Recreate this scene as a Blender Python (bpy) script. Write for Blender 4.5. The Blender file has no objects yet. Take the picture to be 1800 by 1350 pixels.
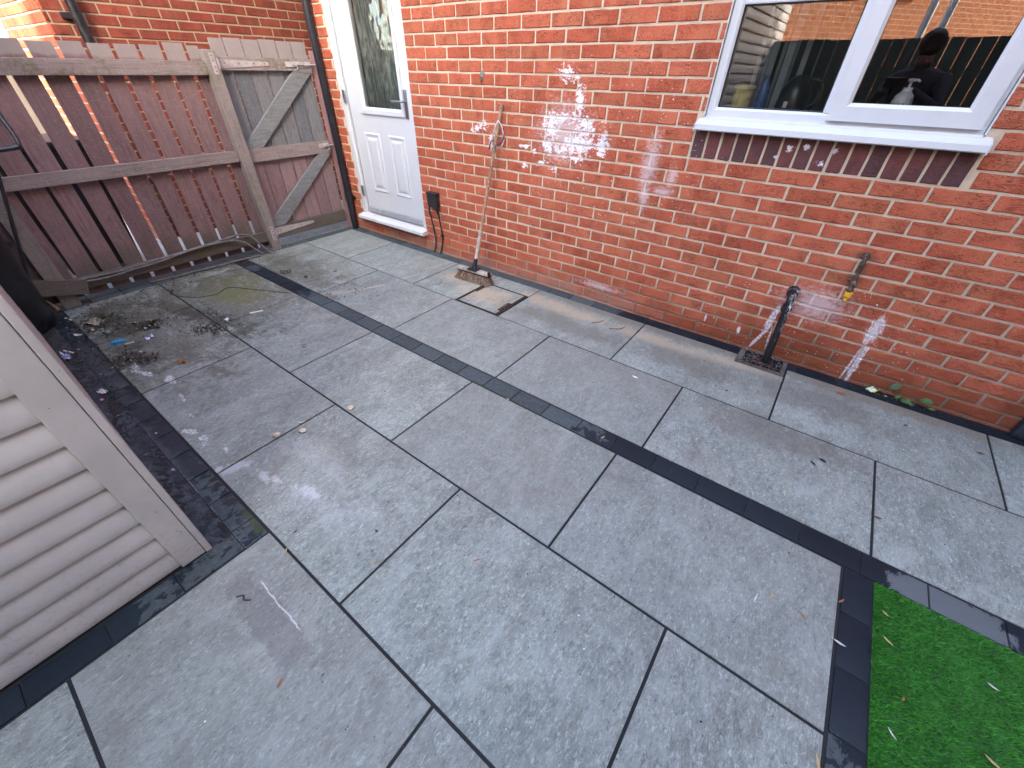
import bpy, bmesh, math, random
import numpy as np
from mathutils import Vector, Matrix
R = math.radians
random.seed(7); rng = np.random.default_rng(7)
S = bpy.context.scene
COL = S.collection

# ------------------------------------------------------------------ camera, sky, sun, exposure
cam = bpy.data.objects.new('camera', bpy.data.cameras.new('camera')); COL.objects.link(cam)
cam.location = (3.1388, -2.7747, 1.4608)
cam.rotation_euler = (0.906171, -0.012677, 0.644554)
cam.data.lens = 14.12; cam.data.sensor_width = 36; cam.data.clip_start = 0.02; cam.data.clip_end = 500
S.camera = cam
SUN = Vector((0.8, -0.6, 0.60)).normalized()
EL = math.asin(SUN.z)
w = bpy.data.worlds.new('World'); S.world = w; w.use_nodes = True
wn = w.node_tree; wn.nodes.clear()
sky = wn.nodes.new('ShaderNodeTexSky'); sky.sky_type = 'NISHITA'; sky.sun_disc = False
sky.sun_elevation = EL; sky.sun_rotation = math.atan2(0.8, -0.6)
sky.air_density = 1.0; sky.dust_density = 3.0; sky.ozone_density = 0.0
bg = wn.nodes.new('ShaderNodeBackground'); bg.inputs[1].default_value = 0.15
wo = wn.nodes.new('ShaderNodeOutputWorld')
wn.links.new(sky.outputs[0], bg.inputs[0]); wn.links.new(bg.outputs[0], wo.inputs[0])
sl = bpy.data.lights.new('sun', 'SUN'); sl.energy = 2.2; sl.angle = R(0.5); sl.color = (1.0, 0.93, 0.82)
sun = bpy.data.objects.new('sun', sl); COL.objects.link(sun)
sun.rotation_euler = SUN.to_track_quat('Z', 'Y').to_euler(); sun.location = (6, -6, 9)
S.view_settings.view_transform = 'Standard'; S.view_settings.look = 'None'
S.view_settings.exposure = 3.58; S.view_settings.gamma = 1.0
S.render.engine = 'CYCLES'

# ------------------------------------------------------------------ node helper
class NT:
    def __init__(s, name):
        s.m = bpy.data.materials.new(name); s.m.use_nodes = True
        s.t = s.m.node_tree; s.n = s.t.nodes; s.n.clear()
        s.out = s.n.new('ShaderNodeOutputMaterial'); s.b = s.n.new('ShaderNodeBsdfPrincipled')
        s.t.links.new(s.b.outputs[0], s.out.inputs[0])
    def L(s, v, inp):
        if isinstance(v, bpy.types.NodeSocket): s.t.links.new(v, inp)
        elif v is not None:
            if isinstance(v, (tuple, list)) and inp.type == 'RGBA' and len(v) == 3: v = (*v, 1)
            inp.default_value = v
    def node(s, typ, outi=0, ins=None, **kw):
        n = s.n.new('ShaderNode' + typ)
        for k, v in kw.items(): setattr(n, k, v)
        for k, v in (ins or {}).items(): s.L(v, n.inputs[k])
        return n.outputs[outi]
    def pos(s): return s.node('NewGeometry', 'Position')
    def obj(s): return s.node('TexCoord', 'Object')
    def orand(s): return s.node('ObjectInfo', 'Random')
    def attr(s, name='rnd', o='Color'): return s.node('Attribute', o, attribute_name=name)
    def sep(s, v):
        n = s.n.new('ShaderNodeSeparateXYZ'); s.L(v, n.inputs[0]); return n.outputs
    def map(s, v, loc=(0,0,0), rot=(0,0,0), sc=(1,1,1), typ='POINT'):
        return s.node('Mapping', 0, {'Vector': v, 'Location': loc, 'Rotation': rot, 'Scale': sc}, vector_type=typ)
    def noise(s, v, scale, det=3, rough=.55, dist=0, o='Fac'):
        return s.node('TexNoise', o, {'Vector': v, 'Scale': scale, 'Detail': det, 'Roughness': rough, 'Distortion': dist})
    def vor(s, v, scale, o='Distance', feat='F1'):
        return s.node('TexVoronoi', o, {'Vector': v, 'Scale': scale}, feature=feat)
    def M(s, op, a, b=0., c=None):
        n = s.n.new('ShaderNodeMath'); n.operation = op; s.L(a, n.inputs[0]); s.L(b, n.inputs[1])
        if c is not None: s.L(c, n.inputs[2])
        return n.outputs[0]
    def sm(s, v, a, b, lo=0., hi=1.):
        n = s.n.new('ShaderNodeMapRange'); n.interpolation_type = 'SMOOTHSTEP'
        s.L(v, n.inputs[0])
        for i, x in enumerate((a, b, lo, hi)): n.inputs[i+1].default_value = x
        return n.outputs[0]
    def mr(s, v, a, b, lo, hi):
        n = s.n.new('ShaderNodeMapRange'); s.L(v, n.inputs[0])
        for i, x in enumerate((a, b, lo, hi)): n.inputs[i+1].default_value = x
        return n.outputs[0]
    def mix(s, f, a, b, bt='MIX'):
        n = s.n.new('ShaderNodeMix'); n.data_type = 'RGBA'; n.blend_type = bt; n.clamp_factor = True
        s.L(f, n.inputs[0]); s.L(a, n.inputs[6]); s.L(b, n.inputs[7]); return n.outputs[2]
    def bump(s, h, dist=.001, st=1., n0=None):
        n = s.n.new('ShaderNodeBump'); n.inputs['Distance'].default_value = dist; n.inputs['Strength'].default_value = st
        s.L(h, n.inputs['Height'])
        if n0 is not None: s.L(n0, n.inputs['Normal'])
        return n.outputs[0]
    def blob(s, v, c, r, rot=0., plane='xy'):
        if plane == 'xy': loc, sc, ro = (c[0], c[1], 0), (r[0], r[1], 1e3), (0, 0, rot)
        else: loc, sc, ro = (c[0], 0, c[1]), (r[0], 1e3, r[1]), (0, rot, 0)
        p = s.map(v, loc, ro, sc, 'TEXTURE')
        l = s.node('VectorMath', 'Value', {0: p}, operation='LENGTH')
        return s.M('SUBTRACT', 1., l)
    def blobs(s, v, lst, plane='xy'):
        o = None
        for it in lst:
            k = it[4] if len(it) > 4 else 1.
            b = s.blob(v, it[0], it[1], it[2] if len(it) > 2 else 0, plane)
            if len(it) > 3 and it[3] != 0: b = s.M('SUBTRACT', b, it[3])
            o = b if o is None else s.M('MAXIMUM', o, b)
        return s.M('MAXIMUM', o, -1.)
    def fin(s, col=None, rough=.6, nrm=None, metal=0., spec=None):
        s.L(col, s.b.inputs['Base Color']); s.L(rough, s.b.inputs['Roughness']); s.L(metal, s.b.inputs['Metallic'])
        if nrm is not None: s.L(nrm, s.b.inputs['Normal'])
        if spec is not None: s.L(spec, s.b.inputs['Specular IOR Level'])
        return s.m

def simple(name, col, rough=.5, metal=0., var=.12, scale=14., bump=.0004, spec=None):
    t = NT(name); p = t.obj(); n = t.noise(p, scale, 5, .6); n2 = t.noise(p, scale*.18, 3, .5)
    f = t.M('ADD', t.M('MULTIPLY', n, .6), t.M('MULTIPLY', n2, .4))
    lo = tuple(c*(1-var*1.6) for c in col); hi = tuple(min(1, c*(1+var)) for c in col)
    c = t.mix(t.sm(f, .3, .7), lo, hi)
    return t.fin(c, t.mr(n, .2, .8, max(.05, rough-.08), min(1, rough+.1)), t.bump(n, bump) if bump else None, metal, spec)

# ------------------------------------------------------------------ materials
WALLPAINT = [((1.40,1.15),(.10,.16)), ((1.50,1.21),(.22,.06)), ((1.66,1.17),(.15,.08)), ((1.38,1.03),(.06,.09)),
             ((1.53,1.03),(.20,.055)), ((1.60,1.30),(.05,.13)), ((1.50,1.44),(.10,.06)), ((.74,1.10),(.11,.05),-.35),
             ((.86,1.03),(.03,.08)), ((1.17,1.02),(.07,.03)), ((1.62,1.08),(.24,.13)), ((1.78,1.08),(.09,.10)), ((1.26,.99),(.04,.03)), ((1.33,.93),(.06,.03)),
             ((1.45,.90),(.05,.03)), ((1.18,.90),(.04,.03)), ((3.02,1.10),(.035,.02)), ((3.06,1.165),(.02,.025)), ((2.86,1.15),(.03,.02)), ((2.81,1.11),(.02,.012)), ((2.93,1.17),(.02,.02)), ((1.62,.99),(.12,.03)),
             ((2.92,-.9),(.01,.01))]
DRIPS = [((3.596,.34),(.040,.105),.0), ((3.61,.12),(.018,.16),0.), ((3.585,.12),(.008,.15),.05), ((3.11,.25),(.022,.13),.1),
         ((3.085,.10),(.012,.14),.35), ((3.14,.12),(.007,.10),-.1), ((2.74,.135),(.008,.03),0.), ((2.96,.11),(.012,.035),0.)]
HAZEP = [((2.135,1.0),(.09,.30),.05), ((2.14,.82),(.06,.16),0.), ((2.29,.95),(.06,.09),0.), ((2.25,.86),(.12,.05),0.),
         ((3.28,.40),(.28,.17),0.), ((1.5,1.12),(.35,.3),0.), ((1.92,.13),(.3,.04),0.)]
def paint_mask(t, p):
    n = t.noise(t.map(p, sc=(1, 1, 1.6)), 34, 5, .72, .3)
    n2 = t.noise(p, 9, 3, .6)
    a = t.blobs(p, WALLPAINT, 'xz')
    a = t.sm(t.M('ADD', t.M('MULTIPLY', a, .55), t.M('MULTIPLY', t.M('SUBTRACT', t.M('ADD', n, t.M('MULTIPLY', n2, .5)), .75), 2.2)), .20, .42)
    a = t.M('MULTIPLY', t.M('MULTIPLY', a, t.sm(t.blobs(p, WALLPAINT, 'xz'), -.35, .1)), t.sm(t.noise(p, 90, 5, .8, .4), .30, .50, .25, 1.0))
    nd = t.noise(t.map(p, sc=(3, 1, .8)), 26, 4, .7)
    d = t.blobs(p, DRIPS, 'xz')
    d = t.sm(t.M('ADD', d, t.M('MULTIPLY', t.M('SUBTRACT', nd, .5), 1.9)), .0, .45)
    d = t.M('MULTIPLY', d, t.sm(t.noise(t.map(p, sc=(1.5, 1, 1)), 75, 5, .8, .6), .36, .60, .12, 1.0))
    h = t.blobs(p, HAZEP, 'xz')
    h = t.sm(t.M('ADD', h, t.M('MULTIPLY', t.M('SUBTRACT', n, .55), 1.8)), .1, .8, 0, .42)
    # scattered flecks, more of them near the drain
    v = t.vor(p, 20, 'Distance'); vr = t.node('TexVoronoi', 'Color', {'Vector': p, 'Scale': 20})
    fl = t.M('MULTIPLY', t.sm(v, .10, .05), t.sm(t.sep(vr)[0], .80, .82))
    near = t.M('ADD', t.sm(t.blob(p, (3.3,.15), (.75,.5), 0, 'xz'), 0, .5), t.M('MULTIPLY', t.sm(t.blob(p, (1.7,1.0), (1.3,.7), 0, 'xz'), 0, .5), .5))
    v2 = t.vor(p, 55, 'Distance'); vr2 = t.node('TexVoronoi', 'Color', {'Vector': p, 'Scale': 55})
    fl2 = t.M('MULTIPLY', t.sm(v2, .16, .09), t.sm(t.sep(vr2)[1], .86, .88))
    fl = t.M('MULTIPLY', t.M('MAXIMUM', fl, fl2), t.sm(t.M('ADD', near, t.M('MULTIPLY', n2, .3)), .3, .6))
    return t.M('MINIMUM', t.M('MAXIMUM', t.M('MAXIMUM', a, d), t.M('MAXIMUM', h, fl)), 1.)

def m_brick(name, warm=True, paint=True):
    t = NT(name); p = t.pos(); at = t.sep(t.attr())
    kk = 1. if warm else .40
    K = lambda *c: tuple(v*kk*m for v, m in zip(c, (1, 1, 1) if warm else (1, .92, 1.15)))
    r1, r2, dk = at[0], at[1], at[2]
    off = t.node('CombineXYZ', 0, {0: t.M('MULTIPLY', r1, 37.), 1: t.M('MULTIPLY', r2, 17.), 2: 0.})
    q = t.node('VectorMath', 0, {0: p, 1: off}, operation='ADD')
    base = t.mix(r1, K(.42,.096,.049), K(.53,.142,.076))
    base = t.mix(t.sm(r2, .78, .98, 0, .55), base, K(.40,.125,.062))
    big = t.noise(q, 5.5, 3, .5)
    base = t.mix(t.sm(big, .50, .70, 0, .55), base, K(.42,.155,.075))
    band = t.noise(t.map(q, sc=(1, 1, .05)), 9, 2, .5)
    base = t.mix(t.sm(band, .48, .62, 0, .35), base, K(.57,.190,.105))
    # folded creases of the drag face: long, nearly level strokes
    w1 = t.noise(t.map(q, sc=(4.2, 4.2, 15)), 3.2, 4, .55, 2.2)
    w2 = t.noise(t.map(q, sc=(3, 3, 22)), 5.5, 4, .6, 1.4)
    gate = t.sm(t.noise(q, 8, 2, .5), .40, .56); gate2 = t.sm(t.noise(q, 10, 2, .5), .50, .62)
    crease = t.M('MAXIMUM', t.M('MULTIPLY', t.sm(t.M('ABSOLUTE', t.M('SUBTRACT', w1, .5)), .020, .005), gate), t.M('MULTIPLY', t.sm(t.M('ABSOLUTE', t.M('SUBTRACT', w2, .5)), .018, .004), gate2))
    fine = t.noise(q, 150, 4, .75)
    base = t.mix(t.sm(fine, .42, .72, 0, .34), base, K(.22,.052,.026))
    base = t.mix(t.sm(fine, .52, .30, 0, .30), base, K(.72,.27,.16))
    base = t.mix(t.M('MULTIPLY', crease, .78), base, K(.12,.032,.020))
    sp = t.vor(q, 85); spc = t.sep(t.node('TexVoronoi', 'Color', {'Vector': q, 'Scale': 85}))
    dots = t.M('MULTIPLY', t.sm(sp, .30, .15), t.sm(t.M('ADD', spc[0], t.M('MULTIPLY', r2, .22)), .93, .98))
    base = t.mix(t.M('MULTIPLY', dots, .85), base, (.05,.022,.016))
    darkc = t.mix(r1, (.120,.060,.062), (.21,.072,.064))
    darkc = t.mix(t.sm(t.noise(q, 12, 4, .6), .4, .7, 0, .6), darkc, (.085,.056,.062))
    base = t.mix(dk, base, darkc)
    z = t.sep(p)[2]
    if paint:
        damp = t.M('ADD', z, t.M('MULTIPLY', t.M('SUBTRACT', t.noise(p, 3.2, 4, .6), .5), .5))
        right = t.sm(t.sep(p)[0], 2.2, 3.0)
        low = t.M('MULTIPLY', t.sm(damp, .34, .02), right)
        base = t.mix(t.M('MULTIPLY', low, .80), base, (.215,.060,.026))
        base = t.mix(t.M('MULTIPLY', t.M('MULTIPLY', t.sm(damp, .14, -.02), t.sm(t.sep(p)[0], 2.8, 1.8)), .55), base, (.36,.24,.19))
        rust = t.sm(t.blobs(p, [((3.39,.62),(.05,.13)), ((3.385,.71),(.075,.035)), ((.777,1.40),(.018,.035))], 'xz'), 0, .8, 0, .65)
        base = t.mix(rust, base, (.10,.065,.05))
        pm = paint_mask(t, p); base = t.mix(pm, base, (.84,.82,.84))
    h = t.M('SUBTRACT', t.M('ADD', t.M('MULTIPLY', fine, .35), t.M('MULTIPLY', w1, .5)), t.M('MULTIPLY', crease, .8))
    return t.fin(base, .88, t.bump(h, .0024, .7), 0, .2)

def m_mortar(name, paint=True, k=.84):
    t = NT(name); p = t.pos()
    f = t.noise(p, 240, 4, .8); g = t.noise(p, 14, 4, .6)
    c = t.mix(f, (.60*k,.50*k,.35*k), (.90*k,.77*k,.57*k))
    c = t.mix(t.sm(g, .45, .72, 0, .45), c, (.40,.30,.22))
    if paint:
        z = t.sep(p)[2]; x = t.sep(p)[0]
        damp = t.M('ADD', z, t.M('MULTIPLY', t.M('SUBTRACT', t.noise(p, 3.2, 4, .6), .5), .35))
        c = t.mix(t.M('MULTIPLY', t.sm(damp, .32, .08), t.sm(x, 1.6, 2.5, .55, .93)), c, (.185,.115,.072))
        c = t.mix(t.M('MULTIPLY', t.sm(x, 2.9, 4.2, 0, .42), t.sm(z, 1.1, .2)), c, (.27,.21,.16))
        pm = paint_mask(t, p); c = t.mix(pm, c, (.76,.74,.76))
    return t.fin(c, .95, t.bump(t.M('ADD', f, g), .0022, .9), 0, .15)

def m_slab():
    t = NT('grey_porcelain_paving'); p = t.pos(); at = t.sep(t.attr())
    q = t.node('VectorMath', 0, {0: p, 1: t.node('CombineXYZ', 0, {0: t.M('MULTIPLY', at[0], 50.), 1: t.M('MULTIPLY', at[1], 31.), 2: 0.})}, operation='ADD')
    qq = t.map(q, rot=(0, 0, R(18)), sc=(1.9, 1, 1))
    n1 = t.noise(qq, 3.2, 6, .62, .4); n2 = t.noise(qq, 17, 6, .7, .6); n3 = t.noise(t.map(q, rot=(0, 0, R(24)), sc=(2.3, 1, 1)), 44, 6, .74, 1.3); n4 = t.noise(q, 260, 3, .8)
    c = t.mix(t.sm(n1, .32, .68), (.196,.226,.200), (.288,.325,.288))
    c = t.mix(t.sm(n2, .42, .72, 0, .60), c, (.325,.365,.335))
    c = t.mix(t.sm(n2, .46, .24, 0, .55), c, (.104,.120,.112))
    c = t.mix(t.sm(n3, .52, .66, 0, .80), c, (.53,.59,.55))
    c = t.mix(t.sm(n3, .48, .35, 0, .70), c, (.085,.094,.092))
    c = t.mix(t.sm(t.noise(t.map(q, rot=(0, 0, R(24)), sc=(2.2, 1, 1)), 34, 5, .8, 1.2), .55, .70, 0, .5), c, (.42,.44,.44))
    c = t.mix(t.sm(n4, .50, .75, 0, .38), c, (.07,.076,.08))
    c = t.mix(t.sm(t.noise(t.map(q, rot=(0, 0, R(24)), sc=(2, 1, 1)), 120, 4, .8, .8), .58, .70, 0, .45), c, (.58,.64,.60))
    c = t.mix(t.sm(t.noise(q, 8, 5, .7, 1.0), .52, .70, 0, .40), c, (.155,.152,.130))
    cl = t.noise(t.map(q, rot=(0, 0, R(28)), sc=(1.5, .8, 1)), 5.5, 5, .68, 1.2)
    c = t.mix(t.sm(cl, .50, .70, 0, .50), c, (.40,.45,.425))
    c = t.mix(t.sm(cl, .46, .30, 0, .38), c, (.135,.145,.130))
    c = t.mix(t.M('MULTIPLY', at[2], .40), c, (.215,.225,.205))
    # warm-brown blotches in the stone print
    wb = t.noise(q, 2.1, 5, .6)
    c = t.mix(t.sm(wb, .52, .78, 0, .34), c, (.225,.205,.170))
    pn = t.noise(p, 6, 5, .68, .4); pf = t.noise(p, 32, 5, .72, .5)
    E = t.M('ADD', t.M('MULTIPLY', t.M('SUBTRACT', pn, .5), 1.6), t.M('MULTIPLY', t.M('SUBTRACT', pf, .5), 1.3))
    def st(lst, col, amt, a=0., b=.6, noise=1.):
        nonlocal c
        m = t.sm(t.M('ADD', t.blobs(p, lst), t.M('MULTIPLY', E, noise)), a, b, 0, amt)
        c = t.mix(m, c, col)
    brk = t.sm(t.noise(p, 95, 4, .8, .6), .42, .58, .05, 1.0)
    # broad dirt film near the fence and the shed
    st([((-.5,-1.9),(1.1,1.0)), ((-.2,-2.5),(1.1,.6)), ((-.6,-1.2),(.9,.5))], (.115,.112,.082), .78, -.15, .85, 1.6)
    rg = t.M('ABSOLUTE', t.M('SUBTRACT', t.noise(t.map(p, rot=(0, 0, R(60)), sc=(1, 2.4, 1)), 7, 6, .7, 1.6), .5))
    c = t.mix(t.M('MULTIPLY', t.sm(rg, .035, .008), t.sm(t.M('ADD', t.blobs(p, [((-.35,-2.1),(1.0,.75)), ((-.5,-1.3),(.8,.4))]), pn), .45, .9, 0, .7)), c, (.055,.050,.040))
    st([((-.45,-1.70),(.42,.30),.5), ((-.75,-1.6),(.35,.2),.6)], (.135,.135,.045), .78, .05, 1.0, 1.5)
    st([((-.30,-2.05),(.85,.12),.25), ((-.65,-2.45),(.45,.25),.1), ((.0,-2.52),(.40,.12),0)], (.048,.043,.035), .80, .05, .75, 1.5)
    st([((-.75,-2.3),(.55,.35),.1), ((-.9,-1.7),(.3,.5),.2), ((.25,-2.30),(.30,.10),.3), ((.55,-2.25),(.22,.06),.3)], (.095,.085,.060), .60, .0, .9, 1.9)
    st([((.16,-1.19),(.17,.055),.9), ((.27,-1.02),(.28,.035),1.15)], (.36,.33,.27), .75, .1, .5)
    # dried silt along the wall side
    st([((1.15,-.45),(.40,.22)), ((.72,-.36),(.22,.14)), ((1.75,-.27),(.60,.13),-.05), ((2.55,-.27),(.55,.10),0), ((3.0,-.23),(.40,.07),0)], (.46,.385,.27), .75, .05, .8)
    st([((1.9,-.47),(.8,.16)), ((2.8,-.42),(.6,.18)), ((3.3,-.78),(.5,.2)), ((3.5,-.35),(.5,.2))], (.135,.13,.11), .55, .05, .7)
    st([((2.45,-.13),(1.4,.06)), ((3.8,-.12),(.9,.10))], (.20,.165,.12), .6, .0, .6)
    st([((2.61,-1.80),(.24,.18)), ((2.40,-1.62),(.16,.09)), ((.6,-.5),(.15,.06)), ((1.7,-2.2),(.2,.1)), ((3.1,-1.2),(.2,.12))], (.19,.165,.145), .34, .0, 1.0, 1.6)
    # white mineral and paint splashes
    c0 = c
    st([((.22,-2.545),(.15,.03),.25), ((.13,-2.55),(.1,.03)), ((.41,-2.47),(.10,.03)), ((.68,-2.50),(.075,.014),-.1), ((.83,-2.53),(.07,.014)),
        ((.985,-2.585),(.06,.022),.4), ((1.09,-2.56),(.05,.022),.1), ((1.13,-2.575),(.03,.015)), ((1.26,-2.53),(.035,.012))], (.74,.77,.79), .95, .30, .62, 2.1)
    c = t.mix(brk, c0, c)
    st([((1.40,-2.56),(.16,.045),1.0), ((1.55,-2.50),(.11,.028),-.1), ((1.62,-2.48),(.06,.03),.3), ((1.79,-2.42),(.10,.04),.3)], (.56,.60,.61), .70, .25, .8, 1.8)
    st([((1.95,-2.42),(.30,.12),.3), ((1.6,-2.3),(.3,.1))], (.50,.53,.54), .35, .1, 1.1, 1.8)
    st([((2.48,-1.40),(.06,.03),0)], (.5,.5,.5), .3, .2, .6)
    # damp rectangle left by something that stood here, with a chalky edge
    b = t.sm(t.M('ADD', t.M('MULTIPLY', E, .05), t.M('SUBTRACT', .052, t.M('ABSOLUTE', t.M('ADD', t.sep(p)[1], 2.800)))), 0, .010)
    b = t.M('MULTIPLY', b, t.M('MULTIPLY', t.sm(t.sep(p)[0], 1.90, 1.96), t.sm(t.sep(p)[0], 2.37, 2.33)))
    c = t.mix(t.M('MULTIPLY', b, .42), c, (.135,.125,.125))
    e = t.M('ABSOLUTE', t.M('ADD', t.M('ADD', t.sep(p)[1], 2.748), t.M('MULTIPLY', E, .012)))
    e = t.M('MULTIPLY', t.sm(e, .0035, .0012), t.M('MULTIPLY', t.sm(t.sep(p)[0], 2.0, 2.03), t.sm(t.sep(p)[0], 2.29, 2.25)))
    c = t.mix(t.M('MULTIPLY', e, .65), c, (.7,.71,.72))
    # specks
    sp = t.vor(p, 26); sc_ = t.sep(t.node('TexVoronoi', 'Color', {'Vector': p, 'Scale': 26}))
    c = t.mix(t.M('MULTIPLY', t.sm(sp, .075, .04), t.sm(sc_[0], .70, .72)), c, (.03,.03,.028))
    c = t.mix(t.M('MULTIPLY', t.M('MULTIPLY', t.sm(sp, .085, .05), t.sm(sc_[1], .88, .90)), t.sm(sc_[0], .6, .5)), c, (.8,.8,.8))
    sp2 = t.vor(p, 70); s2 = t.sep(t.node('TexVoronoi', 'Color', {'Vector': p, 'Scale': 70}))
    c = t.mix(t.M('MULTIPLY', t.sm(sp2, .17, .09), t.sm(s2[0], .90, .93, 0, .8)), c, (.05,.05,.05))
    # dirt along the joints
    h = t.M('ADD', t.M('MULTIPLY', n2, .8), t.M('ADD', t.M('MULTIPLY', n3, .75), t.M('MULTIPLY', n4, .2)))
    return t.fin(c, t.mr(n2, .2, .8, .50, .72), t.bump(h, .0035, .8), 0, .35)

def m_sett():
    t = NT('charcoal_setts'); p = t.pos(); at = t.sep(t.attr()); x, y, _ = t.sep(p)
    n = t.noise(p, 40, 5, .7); n2 = t.noise(p, 7, 5, .65, .4); n3 = t.noise(p, 180, 3, .8); nb = t.noise(t.map(p, sc=(1.6, 1, 1)), 18, 4, .62, .8)
    dry = t.mix(at[0], (.046,.060,.064), (.072,.090,.095))
    dry = t.mix(t.sm(n, .4, .75, 0, .5), dry, (.118,.138,.143))
    wet = t.mix(n, (.005,.009,.014), (.015,.024,.033)); wet = t.mix(t.M('MULTIPLY', at[1], .6), wet, (.022,.032,.042))
    E = t.M('ADD', t.M('MULTIPLY', t.M('SUBTRACT', n2, .5), 1.5), t.M('MULTIPLY', t.M('SUBTRACT', nb, .5), 1.5))
    def inb(v, a, b): return t.M('MULTIPLY', t.M('GREATER_THAN', v, a), t.M('LESS_THAN', v, b))
    cen = t.M('MULTIPLY', inb(y, -1.40, -1.28), t.M('ADD', t.mr(x, 2.15, 2.95, -.9, .95), E))
    cen = t.M('MAXIMUM', cen, t.M('MULTIPLY', inb(y, -1.40, -1.28), t.M('ADD', t.blob(p, (-.45,-1.34), (.5,.3)), E)))
    dryp = t.M('ADD', t.blob(p, (4.0,-1.355), (.19,.10)), t.M('MULTIPLY', E, .55))
    wal = t.M('MULTIPLY', inb(y, -.12, .02), t.M('ADD', t.mr(x, 1.95, 2.35, -1.2, 1.2), t.M('MULTIPLY', E, .35)))
    grs = t.M('MULTIPLY', t.M('MULTIPLY', t.M('GREATER_THAN', x, 3.685), t.M('LESS_THAN', y, -1.39)), t.M('SUBTRACT', t.M('ADD', E, 1.05), t.M('MULTIPLY', t.sm(y, -1.75, -2.1), 1.1)))
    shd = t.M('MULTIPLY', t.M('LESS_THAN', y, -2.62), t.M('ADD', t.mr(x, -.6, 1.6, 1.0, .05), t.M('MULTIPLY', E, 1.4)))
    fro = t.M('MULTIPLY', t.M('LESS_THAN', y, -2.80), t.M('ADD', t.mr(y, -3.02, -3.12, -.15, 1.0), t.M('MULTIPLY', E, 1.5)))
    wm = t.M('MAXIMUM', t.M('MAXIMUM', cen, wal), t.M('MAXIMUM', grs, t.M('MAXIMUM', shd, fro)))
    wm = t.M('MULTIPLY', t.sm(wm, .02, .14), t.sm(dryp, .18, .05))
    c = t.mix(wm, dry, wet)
    c = t.mix(t.M('MULTIPLY', t.sm(dryp, .05, .18), .8), c, (.135,.150,.158))
    dirt = t.sm(t.M('ADD', t.blobs(p, [((-1.15,-1.6),(.22,1.2)), ((-.1,-2.7),(1.0,.12)), ((1.0,-2.72),(.8,.035))]), t.M('MULTIPLY', E, .9)), .1, .8, 0, .5)
    c = t.mix(dirt, c, (.095,.100,.105))
    ln = t.M('ABSOLUTE', t.M('ADD', t.M('ADD', y, 2.722), t.M('MULTIPLY', t.M('SUBTRACT', n2, .5), .03)))
    c = t.mix(t.M('MULTIPLY', t.M('MULTIPLY', t.sm(ln, .007, .002), t.sm(x, .4, .7)), t.sm(nb, .40, .60, 0, .6)), c, (.30,.32,.34))
    moss = t.sm(t.M('ADD', t.blobs(p, [((1.74,-2.645),(.13,.028)), ((3.68,-2.0),(.03,.08)), ((2.1,-1.39),(.6,.012))]), t.M('MULTIPLY', E, 1.3)), .2, .8, 0, .6)
    c = t.mix(moss, c, (.05,.075,.02))
    rough = t.mix(wm, (.72,)*3, (.42,)*3)
    bh = t.M('ADD', t.M('MULTIPLY', n, .7), t.M('MULTIPLY', n3, .3))
    return t.fin(c, rough, t.bump(bh, .002, .6), 0, .2)

def m_wood(name, a, b, moss=0., axis=2, top=None):
    """weathered sawn timber; grain along axis (2 = z, 1 = y)"""
    t = NT(name); p = t.pos(); at = t.sep(t.attr())
    q = t.node('VectorMath', 0, {0: p, 1: t.node('CombineXYZ', 0, {0: t.M('MULTIPLY', at[0], 9.), 1: t.M('MULTIPLY', at[1], 23.), 2: t.M('MULTIPLY', at[0], 11.)})}, operation='ADD')
    sc = (1, 1, .06) if axis == 2 else (1, .06, 1)
    g = t.noise(t.map(q, sc=sc), 90, 5, .65, .5); g2 = t.noise(t.map(q, sc=sc), 22, 4, .6, 1.2); n = t.noise(q, 5, 5, .6)
    saw = t.noise(t.map(q, sc=(1, .25, 1) if axis == 2 else (1, 1, .25)), 130, 3, .6)
    c = t.mix(at[0], a, b)
    c = t.mix(t.sm(g, .42, .72, 0, .45), c, tuple(v*.45 for v in a))
    c = t.mix(t.sm(n, .48, .74, 0, .55), c, tuple((v*.6+.055) for v in b))
    c = t.mix(t.sm(saw, .50, .78, 0, .35), c, tuple(min(1, v*1.5+.03) for v in b))
    ring = t.M('ABSOLUTE', t.M('SUBTRACT', g2, .5))
    c = t.mix(t.sm(ring, .02, .004, 0, .35), c, tuple(v*.4 for v in a))
    kn = t.vor(t.map(q, sc=(1, 1, .55) if axis == 2 else (1, .55, 1)), 4.2); kc = t.sep(t.node('TexVoronoi', 'Color', {'Vector': t.map(q, sc=(1, 1, .55) if axis == 2 else (1, .55, 1)), 'Scale': 4.2}))
    c = t.mix(t.M('MULTIPLY', t.sm(kn, .075, .03), t.sm(kc[0], .68, .70, 0, .75)), c, tuple(v*.3 for v in a))
    z = t.sep(p)[2]
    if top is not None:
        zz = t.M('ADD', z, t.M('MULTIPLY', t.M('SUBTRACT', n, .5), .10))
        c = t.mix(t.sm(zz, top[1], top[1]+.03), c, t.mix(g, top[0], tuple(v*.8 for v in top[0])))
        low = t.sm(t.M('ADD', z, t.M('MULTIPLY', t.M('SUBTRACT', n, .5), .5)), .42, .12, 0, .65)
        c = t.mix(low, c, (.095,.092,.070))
    if moss:
        mm = t.sm(t.M('ADD', t.noise(p, 4.5, 6, .7), t.M('MULTIPLY', t.sm(t.noise(p, 40, 4, .7), .3, .7), .18)), .60, .78, 0, moss)
        c = t.mix(mm, c, (.110,.112,.040))
    h = t.M('ADD', g, t.M('MULTIPLY', saw, .8))
    return t.fin(c, .85, t.bump(h, .0018, .7), 0, .2)

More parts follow.
